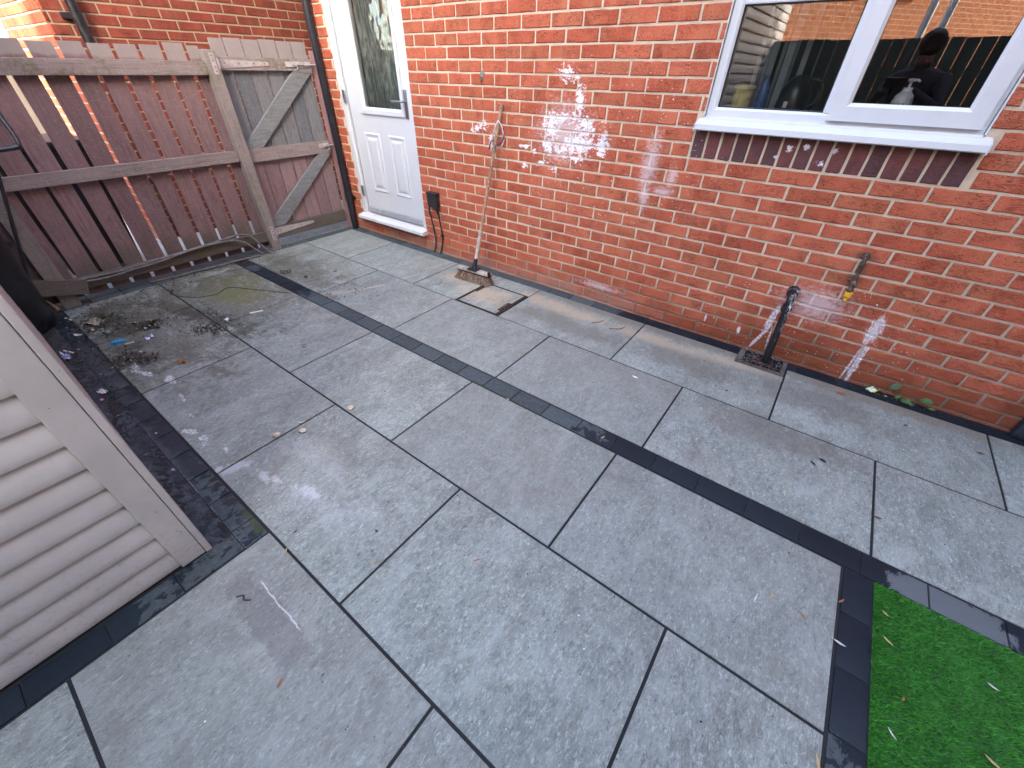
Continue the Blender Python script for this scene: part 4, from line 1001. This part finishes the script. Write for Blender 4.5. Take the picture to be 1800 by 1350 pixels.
# ---- things between shed and fence
bk = B(); bk.lathe([(0, .0), (.235, .0), (.25, .02), (.268, .30), (.285, .60), (.300, .62), (.300, .66), (.272, .66), (.262, .60), (.22, .05), (0, .04)], (0, 0, 0), 40)
o = bk.build('barrel', MB['black'], smooth=True, world=False); o.location = (-1.02, -2.93, .004)
bk = B(); bk.lathe([(0, .0), (.10, 0), (.115, .30), (.13, .32), (.13, .34), (.11, .335), (.105, .05), (0, .04)], (0, 0, 0), 28)
tag(o, 'large black plastic barrel tucked behind the corner of the shed', 'barrel')
b = B(); b.box((-.012, -.055, -.30), (.012, .055, .30), .003, c=(.4, .6, 0)); o = b.build('plank', MB['railm'], world=False); o.location = (-1.10, -2.70, .215); o.rotation_euler = (R(72), 0, R(8)); tag(o, 'short grey plank leaning across the gap beside the left fence post', 'plank')
b = B(); b.tube(spl([(-1.75, -2.745, .30), (-1.45, -2.72, .235), (-1.28, -2.68, .12), (-1.15, -2.635, .012)]), .008, 8); tag(b.build('cane', simple('yellowed_cane', (.42,.32,.17), .6, 0, .2, 40, 0), smooth=True), 'bent yellowish cane reaching the ground at the foot of the left fence post', 'cane')
# black tubular trolley handle
hd = empty('trolley', (-1.02, -2.66, 0), 'folded trolley with a glossy black tubular handle at the left edge of the photo', 'trolley')
b = B(); b.tube(spl([(-1.02, -2.60, .05), (-1.05, -2.60, .60), (-1.10, -2.48, 1.02), (-1.14, -2.36, 1.28), (-1.06, -2.318, 1.275), (-.96, -2.318, 1.17), (-.90, -2.322, 1.068), (-.896, -2.36, 1.052), (-.895, -2.50, 1.046), (-.895, -2.70, 1.046), (-.93, -2.72, 1.04)], 10), .0125, 12); 
b = B(); b.tube(spl([(-1.12, -2.330, 1.36), (-1.03, -2.322, 1.27), (-.95, -2.318, 1.16), (-.905, -2.322, 1.078), (-.897, -2.350, 1.054), (-.895, -2.50, 1.047), (-.895, -2.72, 1.046), (-.92, -2.748, 1.05), (-1.03, -2.75, 1.10), (-1.10, -2.75, 1.15)], 10), .0125, 12)
b.build('handle', MB['black'], hd, smooth=True)
b = B(); b.tube([(-1.10, -2.75, 1.15), (-1.10, -2.75, .1)], .012, 10); b.tube([(-1.10, -2.72, .12), (-1.12, -2.330, 1.36)], .010, 10); b.build('frame', MB['black'], hd, smooth=True)
for yy in (-2.78, -2.70):
    b = B(); b.lathe([(0, -.012), (.075, -.012), (.085, -.006), (.085, .006), (.075, .012), (0, .012)], (-1.10, yy, .088), 24, 'y'); b.build('wheel', MB['blackm'], hd, smooth=True)
# bins beyond the fence
for i, (xx, yy, lab) in enumerate(((-1.92, -2.16, 'black wheeled bin seen through the slats left of the house corner'), (-1.95, -2.85, 'black wheeled bin farthest left behind the fence slats'))):
    e = empty('wheeled_bin', (xx, yy, 0), lab, 'bin', 'wheeled bins behind the fence')
    b = B(); vs = [(-.22, -.24, .06), (.22, -.24, .06), (.22, .24, .06), (-.22, .24, .06), (-.28, -.28, .95), (.28, -.28, .95), (.28, .28, .95), (-.28, .28, .95)]
    b.add(vs, [(0, 1, 2, 3), (4, 5, 6, 7), (0, 1, 5, 4), (1, 2, 6, 5), (2, 3, 7, 6), (3, 0, 4, 7)]); b.build('body', MB['blackm'], e, world=False)
    b = B(); b.box((-.30, -.30, .952), (.30, .30, 1.0), .015); b.tube([(-.30, -.22, .96), (-.34, -.22, .96), (-.34, .22, .96), (-.30, .22, .96)], .014, 8); b.build('lid', MB['blackm'], e, world=False)
    for s_ in (-.2, .2): b = B(); b.lathe([(0, -.03), (.08, -.03), (.08, .03), (0, .03)], (-.22, s_, .08), 18, 'y'); b.build('wheel', MB['black'], e, world=False)

# dark planter / tub at the right edge
e = empty('storage_box', (4.62, -.22, 0), 'dark slate coloured plastic storage box against the brick wall at the right edge', 'box')
b = B(); b.box((4.335, -.075, .002), (5.05, -.012, .55), .012); b.box((4.350, -.42, .002), (5.05, -.010, .52), .012)
b = B(); b.box((4.325, -.052, .002), (5.05, -.008, .62), .010); b.build('body', simple('slate_plastic', (.022,.028,.042), .55, 0, .3, 30, .0006), e)
b = B(); b.box((4.315, -.062, .621), (5.06, -.006, .655), .008); b.build('lid', MB['blackm'], e)

# ================================================================== BROOM
br = empty('broom', (.90, -.30, 0), 'old yard broom with a long wooden handle leaning on the brick wall', 'broom')
hx = Vector((.905, -.285, 0)); ax = Vector((.978, -.175, 0)); 
u = Vector((1, .06, 0)).normalized(); vv = Vector((0, 0, 1)).cross(u); hc = Vector((.895, -.300, .088))
top = Vector((.982, -.022, 1.262)); foot = hc+Vector((0, 0, .018)); hdv = (top-foot)
M4 = Matrix(((u.x, vv.x, 0, hc.x), (u.y, vv.y, 0, hc.y), (0, 0, 1, hc.z), (0, 0, 0, 1)))
b = B(); b.box((-.165, -.028, -.012), (.165, .028, .014), .008, M=M4); b.build('brush_head', MB['head'], br, smooth=True)
b = B(); b.box((-.168, -.031, -.016), (.168, .031, -.006), .003, M=M4); b.box((.158, -.028, -.010), (.172, .000, .034), .003, M=M4); b.box((-.052, -.036, .010), (.046, .036, .026), .006, M=M4)
b.tube([foot, foot+hdv*.03, foot+hdv*.075], [.026, .019, .0165], 14); b.build('socket', MB['black'], br, smooth=True)
def bris(nm, n_, mt, seed):
    rr = random.Random(seed); b = B()
    for i in range(n_):
        a = rr.uniform(-.160, .160); c_ = rr.uniform(-.026, .026); fl = 1.10+.12*rr.random(); L_ = .074+rr.uniform(-.004, .004)
        tuft = math.floor(a/.016)*.016+.008; a = tuft+(a-tuft)*.75
        p0 = M4 @ Vector((a, c_, -.012)); p1 = M4 @ Vector((a*1.05+rr.gauss(0, .003), c_*1.35-.004, -.012-L_*.55)); p2 = M4 @ Vector((a*fl+rr.gauss(0, .006), c_*1.9-.008+rr.gauss(0, .004), -.010-L_))
        p2.z = max(p2.z, .002); b.tube([p0, p1, p2], [.0011, .0011, .0006], 3, False)
    return b
b = bris('x', 2000, None, 3); bb = b.build('bristles', MB['bristle'], br)
b = bris('x', 900, None, 5); b.build('pale_bristles', MB['bristle2'], br)
b = B(); N_ = 18
b.tube([foot+hdv*(.05+.95*i/N_)+Vector((random.uniform(-.0012, .0012), 0, 0)) for i in range(N_+1)], [.0122+random.uniform(-.0008, .0010) for i in range(N_+1)], 14); b.build('handle', MB['handle'], br, smooth=True)
b = B(); b.tube([foot+hdv*(.07+.20*i/10) for i in range(11)], [.0150+random.uniform(-.0006, .0012) for i in range(11)], 14); b.tube([foot+hdv*.165+Vector((-.018, -.005, .0)), foot+hdv*.178+Vector((0, -.017, 0)), foot+hdv*.185+Vector((.020, -.002, 0))], .0035, 6); b.tube([foot+hdv*.165+Vector((-.018, -.005, 0)), foot+hdv*.145+Vector((-.035, -.01, 0))], .003, 6)
b.build('tape', MB['tape'], br, smooth=True)
knot = foot+hdv*.915
b = B(); b.tube(spl([knot+Vector((0, -.014, .004)), knot+Vector((-.03, -.016, -.05)), knot+Vector((-.065, -.004, -.115)), knot+Vector((-.066, -.002, -.15)), knot+Vector((-.085, .004, -.20))]), .0042, 7); b.tube(spl([knot+Vector((.002, -.014, .004)), knot+Vector((.032, -.012, -.03)), knot+Vector((.046, -.004, -.09)), knot+Vector((.040, .0, -.13)), knot+Vector((.020, -.002, -.16))]), .0042, 7)
b.build('cord', simple('grubby_white_cord', (.62,.58,.55), .8, 0, .2, 60, 0), br, smooth=True)
b = B(); b.tube(spl([knot+Vector((-.105, .006, -.19)), knot+Vector((-.085, -.002, -.15)), knot+Vector((-.062, -.006, -.128)), knot+Vector((-.02, -.018, -.15)), knot+Vector((.02, -.016, -.14)), knot+Vector((.046, -.006, -.105)), knot+Vector((.044, -.004, -.07)), knot+Vector((.040, -.002, -.04))]), .0046, 7)
b.build('purple_cord', simple('dark_purple_cord', (.045,.03,.09), .6, 0, .2, 60, 0), br, smooth=True)

# ================================================================== LITTER AND SMALL THINGS
def leafmesh(L_, W_, curl=.2, n=6, slim=1.):
    vs = []; fs = []
    for i in range(n+1):
        f = i/n; x = (f-.5)*L_; wv = W_*math.sin(math.pi*min(1, max(0, f*.96+.02)))**slim/2; z = curl*L_*(f-.5)**2*2+random.uniform(0, .0004)
        vs += [(x, -wv, z+wv*.25), (x, 0, z), (x, wv, z+wv*.25)]
    for i in range(n):
        k = i*3; fs += [(k, k+3, k+4, k+1), (k+1, k+4, k+5, k+2)]
    return vs, fs
leafc = [simple('straw_leaf', (.50,.36,.17), .7, 0, .2, 60, 0), simple('rust_leaf', (.34,.13,.045), .7, 0, .25, 60, 0), simple('brown_leaf', (.16,.075,.04), .75, 0, .3, 60, 0), simple('bleached_leaf', (.62,.60,.55), .7, 0, .2, 60, 0), simple('black_leaf', (.025,.022,.020), .8, 0, .3, 60, 0)]
def put_leaf(x, y, L_, W_, rz, m, z=.002, lab=None, grp='fallen slender leaves on the patio'):
    vs, fs = leafmesh(L_, W_, random.uniform(.05, .25)); b = B(); b.add(vs, fs)
    o = b.build('leaf', leafc[m], smooth=True, world=False); o.location = (x, y, z); o.rotation_euler = (random.uniform(-.15, .15), 0, rz)
    return tag(o, lab, 'leaf', grp)
LV = [(1.974,-2.632,.030,.007,-.9,0,'straw leaf bridging the joint nearest the shed corner'), (2.359,-2.866,.030,.008,2.0,1,'rusty slender leaf alone on the large slab in front of the shed'), (2.273,-2.456,.028,.006,.9,0,'straw leaf lying beside a joint in the middle slab row'),
 (2.577,-2.218,.028,.006,.9,1,'curled pale rust leaf in the middle of the largest central slab'), (3.694,-1.555,.030,.007,1.0,1,'orange leaf on the edge of the dark setts where they leave the paving'), (3.450,-1.729,.046,.006,1.45,3,'long bleached leaf on the slab beside the grass edging'),
 (3.494,-1.684,.034,.006,1.5,0,'thin straw leaf just right of the bleached one'), (3.589,-1.690,.036,.006,-.5,1,'thin rust leaf on the slab nearest the grass'), (3.700,-1.715,.036,.008,-.1,3,'grey white leaf scrap crossing onto the dark setts'),
 (3.678,-2.093,.045,.008,1.9,0,'straw leaf at the bottom edge of the dark setts'), (3.464,-1.146,.022,.006,.6,0,'small straw leaf above the central dark strip'), (4.187,-.303,.030,.014,.2,2,'small brown leaf on the slab at the right edge'),
 (3.895,-.279,.022,.010,.6,4,'tiny black leaf below the weed by the wall'), (3.57,-.837,.034,.018,-.4,4,'curled black leaf on the right hand slab'), (3.535,-.885,.034,.010,-.7,4,'thin black leaf just below the curled black one'), (3.788,-1.062,.035,.012,.2,2,'brown leaf beside the joint above the grass corner'),
 (3.06,-.56,.024,.010,.9,4,'tiny black leaf near the drain'), (1.927,-2.566,.022,.006,1.5,4,'tiny black leaf near the shed corner joint'), (2.18,-2.369,.014,.010,.2,4,'black crumb of leaf in the middle row'), (3.598,-.173,.052,.024,.15,1,'rust coloured oval leaf beside the wall near the crumpled wrapper'),
 (2.66,-1.344,.030,.008,1.2,0,'straw leaf on the central dark strip'), (2.10,-1.40,.018,.006,.3,3,'pale scrap of leaf against the central dark strip'), (.60,-1.33,.02,.008,.9,2,'brown scrap of leaf on the near end of the dry setts')]
for (x, y, L_, W_, rz, m, lab) in LV: put_leaf(x, y, L_, W_, rz, m, .0025, lab)
GL = [(3.814,-1.522,.024,.006,-.5,0,'short straw leaf on the grass near its corner'), (3.822,-1.621,.034,.007,-.55,0,'straw leaf on the grass beside the sett edging'), (4.077,-1.582,.030,.006,-.3,3,'white scrap of leaf at the right of the grass'),
 (3.832,-1.903,.030,.005,-.8,3,'pale thin leaf low on the grass'), (4.051,-1.813,.042,.008,-.4,0,'larger straw leaf at the bottom right of the grass'), (3.859,-1.785,.018,.006,1.2,1,'tiny rust leaf in the middle of the grass')]
for (x, y, L_, W_, rz, m, lab) in GL: put_leaf(x, y, L_, W_, rz, m, .015, lab, 'fallen leaves on the artificial grass')

def lump(name, loc, r, mat, lab, cat, sq=(1, .8, .4), seed=0, grp=None, rough=.25, rz=0.):
    rr = random.Random(seed); bm = bmesh.new(); bmesh.ops.create_icosphere(bm, subdivisions=3, radius=1)
    ph = [rr.uniform(0, 6) for _ in range(6)]
    for v in bm.verts:
        c_ = v.co; k = 1+rough*(math.sin(c_.x*3+ph[0])*math.sin(c_.y*4+ph[1])+.5*math.sin(c_.z*7+ph[2]+c_.x*5))
        v.co = Vector((c_.x*r*sq[0]*k, c_.y*r*sq[1]*k, (c_.z*k+.75)*r*sq[2]))
    me = bpy.data.meshes.new(name); bm.to_mesh(me); bm.free()
    o = link(name, me, mat, smooth=True); o.location = loc; o.rotation_euler = (0, 0, rz); return tag(o, lab, cat, grp)
shellm = simple('cream_stone', (.66,.58,.46), .6, 0, .25, 60, .0006)
for i, (x, y, rz, lab) in enumerate(((1.472,-1.982,.3,'cream pebble on the joint nearest the middle of the patio'), (1.356,-2.333,1.2,'flat cream pebble on the cross joint, the leftmost of the three'), (1.429,-2.236,.6,'cracked cream pebble just below the cross joint'))):
    lump('pebble', (x, y, .001), .0195, shellm, lab, 'pebble', (1, .78, .42), i+2, 'cream pebbles on the patio', .16, rz)
b = B(); vs, fs = leafmesh(.045, .012, .3); b.add(vs, fs); o = b.build('paper_scrap', leafc[3], world=False); o.location = (1.367, -2.205, .003); o.rotation_euler = (0, 0, .9); tag(o, 'thin white paper scrap lying along the cross joint by the pebbles', 'paper scrap')
# blue peg-like clip
b = B(); b.prism([(-.040, -.006), (-.030, -.012), (.030, -.012), (.040, -.004), (.040, .006), (.030, .012), (-.022, .010)], .002, .016, 2); b.prism([(.0, .010), (.010, .010), (.012, .024), (.004, .026)], .004, .012, 2)
o = b.build('plastic_toy_boat', simple('bright_blue_plastic', (.02,.33,.72), .4, 0, .1, 20, 0), world=False); o.name = 'plastic_clip'; o.location = (-.290, -2.521, 0); o.rotation_euler = (0, 0, 1.15); tag(o, 'bright blue plastic clip among the leaf litter near the shed', 'clip')
b = B(); b.tube([(-.225, -2.50, .004), (-.215, -2.455, .005)], .005, 7); tag(b.build('cigarette_end', simple('stained_filter', (.55,.50,.30), .8, 0, .2, 60, 0)), 'yellowed cigarette end beside the blue plastic clip', 'cigarette end')
def crumple(name, loc, r, mat, lab, cat, seed, sq=(1, 1, .35), rz=0.):
    rr = random.Random(seed); bm = bmesh.new(); bmesh.ops.create_grid(bm, x_segments=7, y_segments=7, size=1)
    for v in bm.verts: v.co = Vector((v.co.x*r*sq[0]+rr.gauss(0, r*.10), v.co.y*r*sq[1]+rr.gauss(0, r*.10), abs(rr.gauss(0, r*sq[2]))+.001))
    me = bpy.data.meshes.new(name); bm.to_mesh(me); bm.free(); o = link(name, me, mat); o.location = loc; o.rotation_euler = (0, 0, rz); return tag(o, lab, cat)
def two(name, a, b_, sc, rough=.3, metal=0.):
    t = NT(name); n = t.noise(t.obj(), sc, 2, .5); return t.fin(t.mix(t.sm(n, .49, .52), a, b_), rough, None, metal)
crumple('wrapper', (-.205, -2.372, 0), .024, two('purple_white_foil', (.16,.10,.32), (.75,.74,.85), 60), 'small purple and white sweet wrapper beside the leaf clump', 'wrapper', 1)
crumple('wrapper', (-.312, -2.772, .006), .030, two('blue_silver_foil', (.22,.25,.55), (.72,.74,.85), 50), 'crumpled blue and silver wrapper against the shed corner post', 'wrapper', 2, (1, .6, .5))
b = B(); b.tube([(-.43, -2.765, .010), (-.352, -2.735, .010)], .0035, 7); tag(b.build('drinking_straw', simple('white_plastic_straw', (.8,.8,.82), .4, 0, .05, 20, 0)), 'short white plastic straw on the setts next to the shed', 'straw')
crumple('foil_scrap', (-.612, -2.653, .001), .020, simple('silver_foil', (.7,.72,.75), .3, .6, .1, 40, 0), 'tiny silver foil scrap on the dark setts near the shed', 'foil scrap', 3, (1.3, .6, .3), .5)
crumple('foil_scrap', (.262, -2.748, .003), .022, simple('white_foil', (.72,.73,.76), .35, .3, .2, 60, 0), 'crinkled white foil strip beside the shed base', 'foil scrap', 4, (1.2, .7, .3), .3)
lump('sweet', (.350, -2.772, .003), .009, simple('pink_sweet', (.80,.22,.34), .4, 0, .1, 20, 0), 'small pink sweet lying against the shed base', 'sweet', (1, .8, .7), 3)
lump('leaf_lump', (.279, -2.36, .0), .020, leafc[1], 'rust brown curled leaf lump on the dirty slab', 'leaf', (1, .8, .5), 9, None, .5)
crumple('paper_scrap', (-.730, -2.535, .002), .055, two('brown_card', (.22,.18,.135), (.33,.28,.21), 40, .8), 'torn brown paper scrap in the dirt by the left fence post', 'paper scrap', 6, (1.3, .7, .22), .5)
crumple('paper_scrap', (-.052, -1.942, .002), .017, simple('white_tissue', (.82,.82,.84), .7, 0, .05, 20, 0), 'small white tissue scrap at the crossing of two joints', 'paper scrap', 7, (1, .7, .4), .2)
b = B(); b.tube([(-.018, -1.795, .005), (.012, -1.712, .005)], .0048, 8); tag(b.build('paper_stick', simple('white_paper_stick', (.85,.85,.86), .5, 0, .05, 20, 0)), 'white paper stick lying on the joint below the mossy slab', 'stick')
vs, fs = leafmesh(.125, .020, .1, 8); b = B(); b.add(vs, fs); o = b.build('feather', simple('grey_feather', (.50,.50,.51), .7, 0, .3, 90, 0), world=False); o.location = (.338, -.925, .004); o.rotation_euler = (0, 0, 1.05); tag(o, 'grey white feather on the slab left of the broom head', 'feather')
vs, fs = leafmesh(.040, .018, .2, 6); b = B(); b.add(vs, fs); o = b.build('feather', simple('white_feather', (.82,.82,.84), .6, 0, .05, 40, 0), world=False); o.location = (2.584, -.767, .003); o.rotation_euler = (0, 0, -.1); tag(o, 'small white feather on the slab in front of the drain', 'feather')
crumple('wrapper', (3.735, -.045, .004), .022, two('bright_wrapper', (.70,.80,.85), (.75,.78,.12), 40), 'crumpled white and yellow wrapper against the wall beside the weed', 'wrapper', 8, (1, .8, .6), .4)
# worm-like dark twigs
twm = simple('dark_twig', (.035,.03,.028), .8, 0, .3, 60, 0)
for i, (pts, lab) in enumerate((([(2.00,-2.825,.003),(2.015,-2.808,.004),(2.03,-2.815,.004),(2.05,-2.80,.003)],'tiny curled black twig on the slab in front of the shed'),
    ([(-.93,-1.98,.004),(-.80,-2.02,.005),(-.62,-1.93,.005),(-.55,-1.80,.005),(-.60,-1.68,.004),(-.35,-1.55,.006),(-.1,-1.42,.004)],'long thin dark twig curving over the mossy slab near the fence'),
    ([(2.06,-.335,.003),(2.10,-.29,.004),(2.11,-.245,.004)],'short curved dark twig near the wall, the left one'), ([(2.20,-.33,.003),(2.26,-.29,.004),(2.28,-.235,.004)],'short curved dark twig near the wall, the right one'),
    ([(.05,-2.66,.004),(-.02,-2.60,.006),(-.01,-2.54,.006),(.02,-2.50,.005),(-.02,-2.46,.004)],'kinked dark twig in the litter below the blue clip'))):
    b = B(); b.tube(spl(pts, 5), .0022 if i != 1 else .0018, 6); tag(b.build('twig', twm, smooth=True), lab, 'twig')
# clumps of dead leaves and dirt: uncountable litter
def litter(name, spots, lab):
    b = B(); rr = random.Random(11)
    for (cx, cy, sx, sy, n_, big) in spots:
        for i in range(n_):
            X, Y = cx+rr.gauss(0, sx), cy+rr.gauss(0, sy); r_ = rr.uniform(.002, .006)*big; a = rr.uniform(0, 6.3)
            if Y < -2.785 or X < -1.15: continue
            tl = rr.uniform(.1, .9)*r_; m_ = rr.choice((4, 5, 6)); el = rr.uniform(.3, 1.)
            zz = .002+rr.random()*.006*big*.5
            b.add([(X+r_*math.cos(a)*math.cos(6.283*k/m_)-r_*el*math.sin(a)*math.sin(6.283*k/m_), Y+r_*math.sin(a)*math.cos(6.283*k/m_)+r_*el*math.cos(a)*math.sin(6.283*k/m_), zz+tl*math.cos(6.283*k/m_+1)+tl) for k in range(m_)], [tuple(range(m_))])
    t = NT('dead_litter'); at = t.sep(t.attr()); c = t.mix(at[0], (.018,.016,.013), (.085,.070,.045)); c = t.mix(t.sm(at[1], .93, .95), c, (.35,.33,.28))
    tag(b.build(name, t.fin(c, .85)), kind='stuff', label=lab, cat='litter')
litter('leaf_litter', [(-.39,-2.33,.035,.045,260,2.2), (-.02,-2.56,.06,.05,220,1.6), (.09,-2.47,.03,.03,90,1.8), (-.70,-2.52,.12,.07,420,1.8), (-.55,-2.35,.22,.16,300,1.1), (-.9,-2.2,.16,.2,260,1.2), (.03,-2.05,.045,.03,110,1.7), (-.06,-2.12,.05,.03,110,1.5),
  (-.3,-2.68,.35,.06,420,1.3), (.35,-2.74,.3,.03,220,1.2), (-.25,-1.96,.16,.03,120,1.3), (-.54,-1.235,.03,.03,60,1.5), (-.31,-1.17,.01,.01,14,1.6), (.04,-1.08,.06,.03,26,1.1), (.27,-1.05,.12,.07,110,1.0), (-.22,-.94,.008,.008,8,1.6), (.18,-1.25,.09,.03,60,1.2),
  (-1.1,-1.9,.03,.4,200,1.1), (-1.12,-1.2,.03,.2,90,1.2), (3.85,-.05,.12,.015,70,1.2), (3.5,-.05,.4,.02,60,.9), (3.15,-.17,.08,.02,40,1.1), (2.0,-.5,.4,.25,30,.8), (.7,-.55,.05,.04,50,.9), (1.0,-1.8,1.0,.5,46,.8), (2.2,-2.1,.8,.4,34,.8), (3.0,-1.0,.7,.5,40,.8), (3.1,-1.8,.4,.3,20,.8), (1.2,-.9,.8,.3,30,.8), (2.3,-2.85,.3,.1,14,.8)],
  'dark crumbs of dead leaves and dirt scattered over the paving')
# weed by the wall
wd = empty('weed', (3.87, -.03, 0), 'small green broad leaved weed growing at the foot of the wall', 'plant')
wm_ = simple('weed_leaf', (.045,.11,.022), .55, 0, .3, 40, 0)
for i, (dx, dy, dz, L_, W_, rz, tz) in enumerate(((-.05,-.01,.075,.060,.036,.3,.5), (.10,-.012,.045,.060,.040,-.2,.2), (.02,-.035,.020,.056,.032,-.6,.1), (-.09,-.02,.022,.042,.022,2.6,.2), (.055,-.02,.012,.040,.022,1.2,.2), (-.015,-.02,.03,.04,.02,.9,.4), (.14,-.02,.015,.036,.02,.1,.1))):
    vs, fs = leafmesh(L_, W_, -.25, 8, .8); Mx = Matrix.Translation((3.87+dx, -.03+dy, dz)) @ Matrix.Rotation(rz, 4, 'Z') @ Matrix.Rotation(-tz, 4, 'Y') @ Matrix.Rotation(.5, 4, 'X')
    b = B(); b.add([Mx @ Vector(v) for v in vs], fs); b.build('leaf', wm_, wd, smooth=True)
b = B()
for dx, dy, dz in ((-.05,-.01,.075), (.10,-.012,.045), (.02,-.035,.02), (-.09,-.02,.022), (.14,-.02,.015)): b.tube(spl([(3.87, -.012, -.002), (3.87+dx*.4, -.016+dy*.5, dz*.8), (3.87+dx*.9, -.03+dy, dz)], 4), .0013, 5)
b.build('stem', simple('weed_stem', (.12,.15,.05), .6, 0, .2, 40, 0), wd)

# ---- things standing inside on the window board
zt = 1.290
e = empty('pump_bottle', (3.219, .155, zt), 'white pump soap bottle standing inside the opening window', 'bottle')
b = B(); prof = [(.0, 0), (.036, 0), (.040, .006), (.040, .07), (.034, .098), (.020, .112), (.018, .118), (.018, .128), (0, .128)]
b.lathe(prof, (0, 0, 0), 28); bd = b.build('body', simple('white_bottle', (.88,.90,.92), .4, 0, .06, 20, 0), e, smooth=True, world=False)
b = B(); b.lathe([(0, .128), (.006, .128), (.005, .150), (.014, .150), (.014, .160), (0, .162)], (0, 0, 0), 16); b.tube([(0, 0, .156), (.022, -.01, .156), (.030, -.014, .150)], .0045, 8); b.build('pump', simple('white_pump', (.72,.73,.75), .35, 0, .05, 20, 0), e, smooth=True, world=False)
b = B()
for zz, w_ in ((.066, .010), (.052, .022), (.044, .018), (.032, .024), (.022, .020)):
    for k in range(7):
        a = -math.pi/2+(-w_+2*w_*k/6)/.040
        if random.random() < .8: b.box((.0405*math.cos(a)-.0011, .0405*math.sin(a)-.0008, zz-.0022), (.0405*math.cos(a)+.0011, .0405*math.sin(a)+.0008, zz+.0022))
b.build('printed_lettering', simple('dark_print', (.06,.06,.08), .5, 0, .05, 20, 0), e, world=False)
e = empty('storage_tub', (2.520, .17, zt), 'yellow plastic tub standing inside the fixed window', 'tub')
b = B(); b.lathe([(0, 0), (.042, 0), (.048, .10), (.054, .104), (.054, .118), (0, .122)], (0, 0, 0), 24); b.build('body', simple('yellow_tub', (.50,.42,.07), .45, 0, .1, 20, 0), e, smooth=True, world=False)
e = empty('bottle', (2.615, .18, zt), 'blue labelled bottle beside the yellow tub behind the glass', 'bottle')
b = B(); b.lathe([(0, 0), (.028, 0), (.030, .01), (.030, .10), (.016, .135), (.014, .16), (0, .162)], (0, 0, 0), 24); b.build('body', simple('blue_bottle', (.08,.15,.33), .3, 0, .3, 50, 0), e, smooth=True, world=False)
e = empty('kettle', (2.76, .24, zt), 'black round kettle behind the glass of the fixed window', 'kettle')
b = B(); b.lathe([(0, 0), (.072, 0), (.078, .02), (.070, .10), (.045, .15), (.02, .165), (0, .168)], (0, 0, 0), 28); b.build('body', MB['black'], e, smooth=True, world=False)
b = B(); b.box((-.028, -.079, .028), (-.010, -.0765, .055), .0005); b.build('sticker', simple('white_sticker', (.7,.7,.72), .5, 0, .05, 20, 0), e, world=False)
b = B(); b.tube(spl([(.04, 0, .15), (.10, 0, .14), (.11, 0, .06), (.07, 0, .03)]), .009, 8); b.build('handle', MB['blackm'], e, smooth=True, world=False)

# ================================================================== THE PHOTOGRAPHER (seen as a reflection only)
def person():
    V = [(3.34,-3.22,.95),(3.34,-3.20,1.18),(3.33,-3.17,1.40),(3.325,-3.14,1.52),(3.315,-3.10,1.63),
         (3.15,-3.16,1.44),(3.06,-3.02,1.22),(3.11,-2.93,1.36),
         (3.51,-3.16,1.44),(3.58,-3.0,1.22),(3.30,-2.92,1.37),
         (3.25,-3.22,.90),(3.22,-3.18,.50),(3.20,-3.23,.08),(3.20,-3.10,.035),
         (3.43,-3.22,.90),(3.46,-3.18,.50),(3.48,-3.23,.08),(3.48,-3.10,.035)]
    Rr = [.145,.135,.15,.062,.085,.068,.046,.034,.068,.046,.034,.088,.062,.044,.04,.088,.062,.044,.04]
    Ed = [(0,1),(1,2),(2,3),(3,4),(2,5),(5,6),(6,7),(2,8),(8,9),(9,10),(0,11),(11,12),(12,13),(13,14),(0,15),(15,16),(16,17),(17,18)]
    base = Vector((3.34, -3.2, 0))
    me = bpy.data.meshes.new('person'); me.from_pydata([tuple(Vector(v)-base) for v in V], Ed, [])
    t = NT('dark_clothing_and_skin'); z = t.sep(t.pos())[2]; c = t.mix(t.sm(z, 1.53, 1.56), (.035,.036,.044), (.22,.13,.10)); c = t.mix(t.sm(z, .92, .90), c, (.02,.025,.045))
    o = link('person', me, t.fin(c, .85)); o.location = base
    sk = o.modifiers.new('skin', 'SKIN')
    for i, r_ in enumerate(Rr): me.skin_vertices[0].data[i].radius = (r_, r_*.85)
    me.skin_vertices[0].data[0].use_root = True
    s2 = o.modifiers.new('sub', 'SUBSURF'); s2.levels = 2; s2.render_levels = 2
    tag(o, 'photographer in dark clothes holding up a phone, mirrored in the kitchen window', 'person')
    bm = bmesh.new(); bmesh.ops.create_icosphere(bm, subdivisions=3, radius=1)
    for v in bm.verts:
        k = 1+.04*math.sin(v.co.x*9)*math.sin(v.co.z*11); v.co = Vector((v.co.x*.092*k, v.co.y*.105*k-.02, v.co.z*.100*k))
        if v.co.y > .05 and v.co.z < .03: v.co.y = .05
    h = bpy.data.meshes.new('hair'); bm.to_mesh(h); bm.free(); ho = link('hair', h, simple('dark_hair', (.02,.016,.014), .6, 0, .3, 60, .002), o, True, False); ho.location = Vector((3.315, -3.105, 1.695))-base
    ph = B(); ph.box((3.10, -2.905, 1.372), (3.26, -2.896, 1.448), .006, c=(.5, .5, 0)); tag(ph.build('phone', MB['black']), 'black phone held up by the photographer', 'phone')
person()
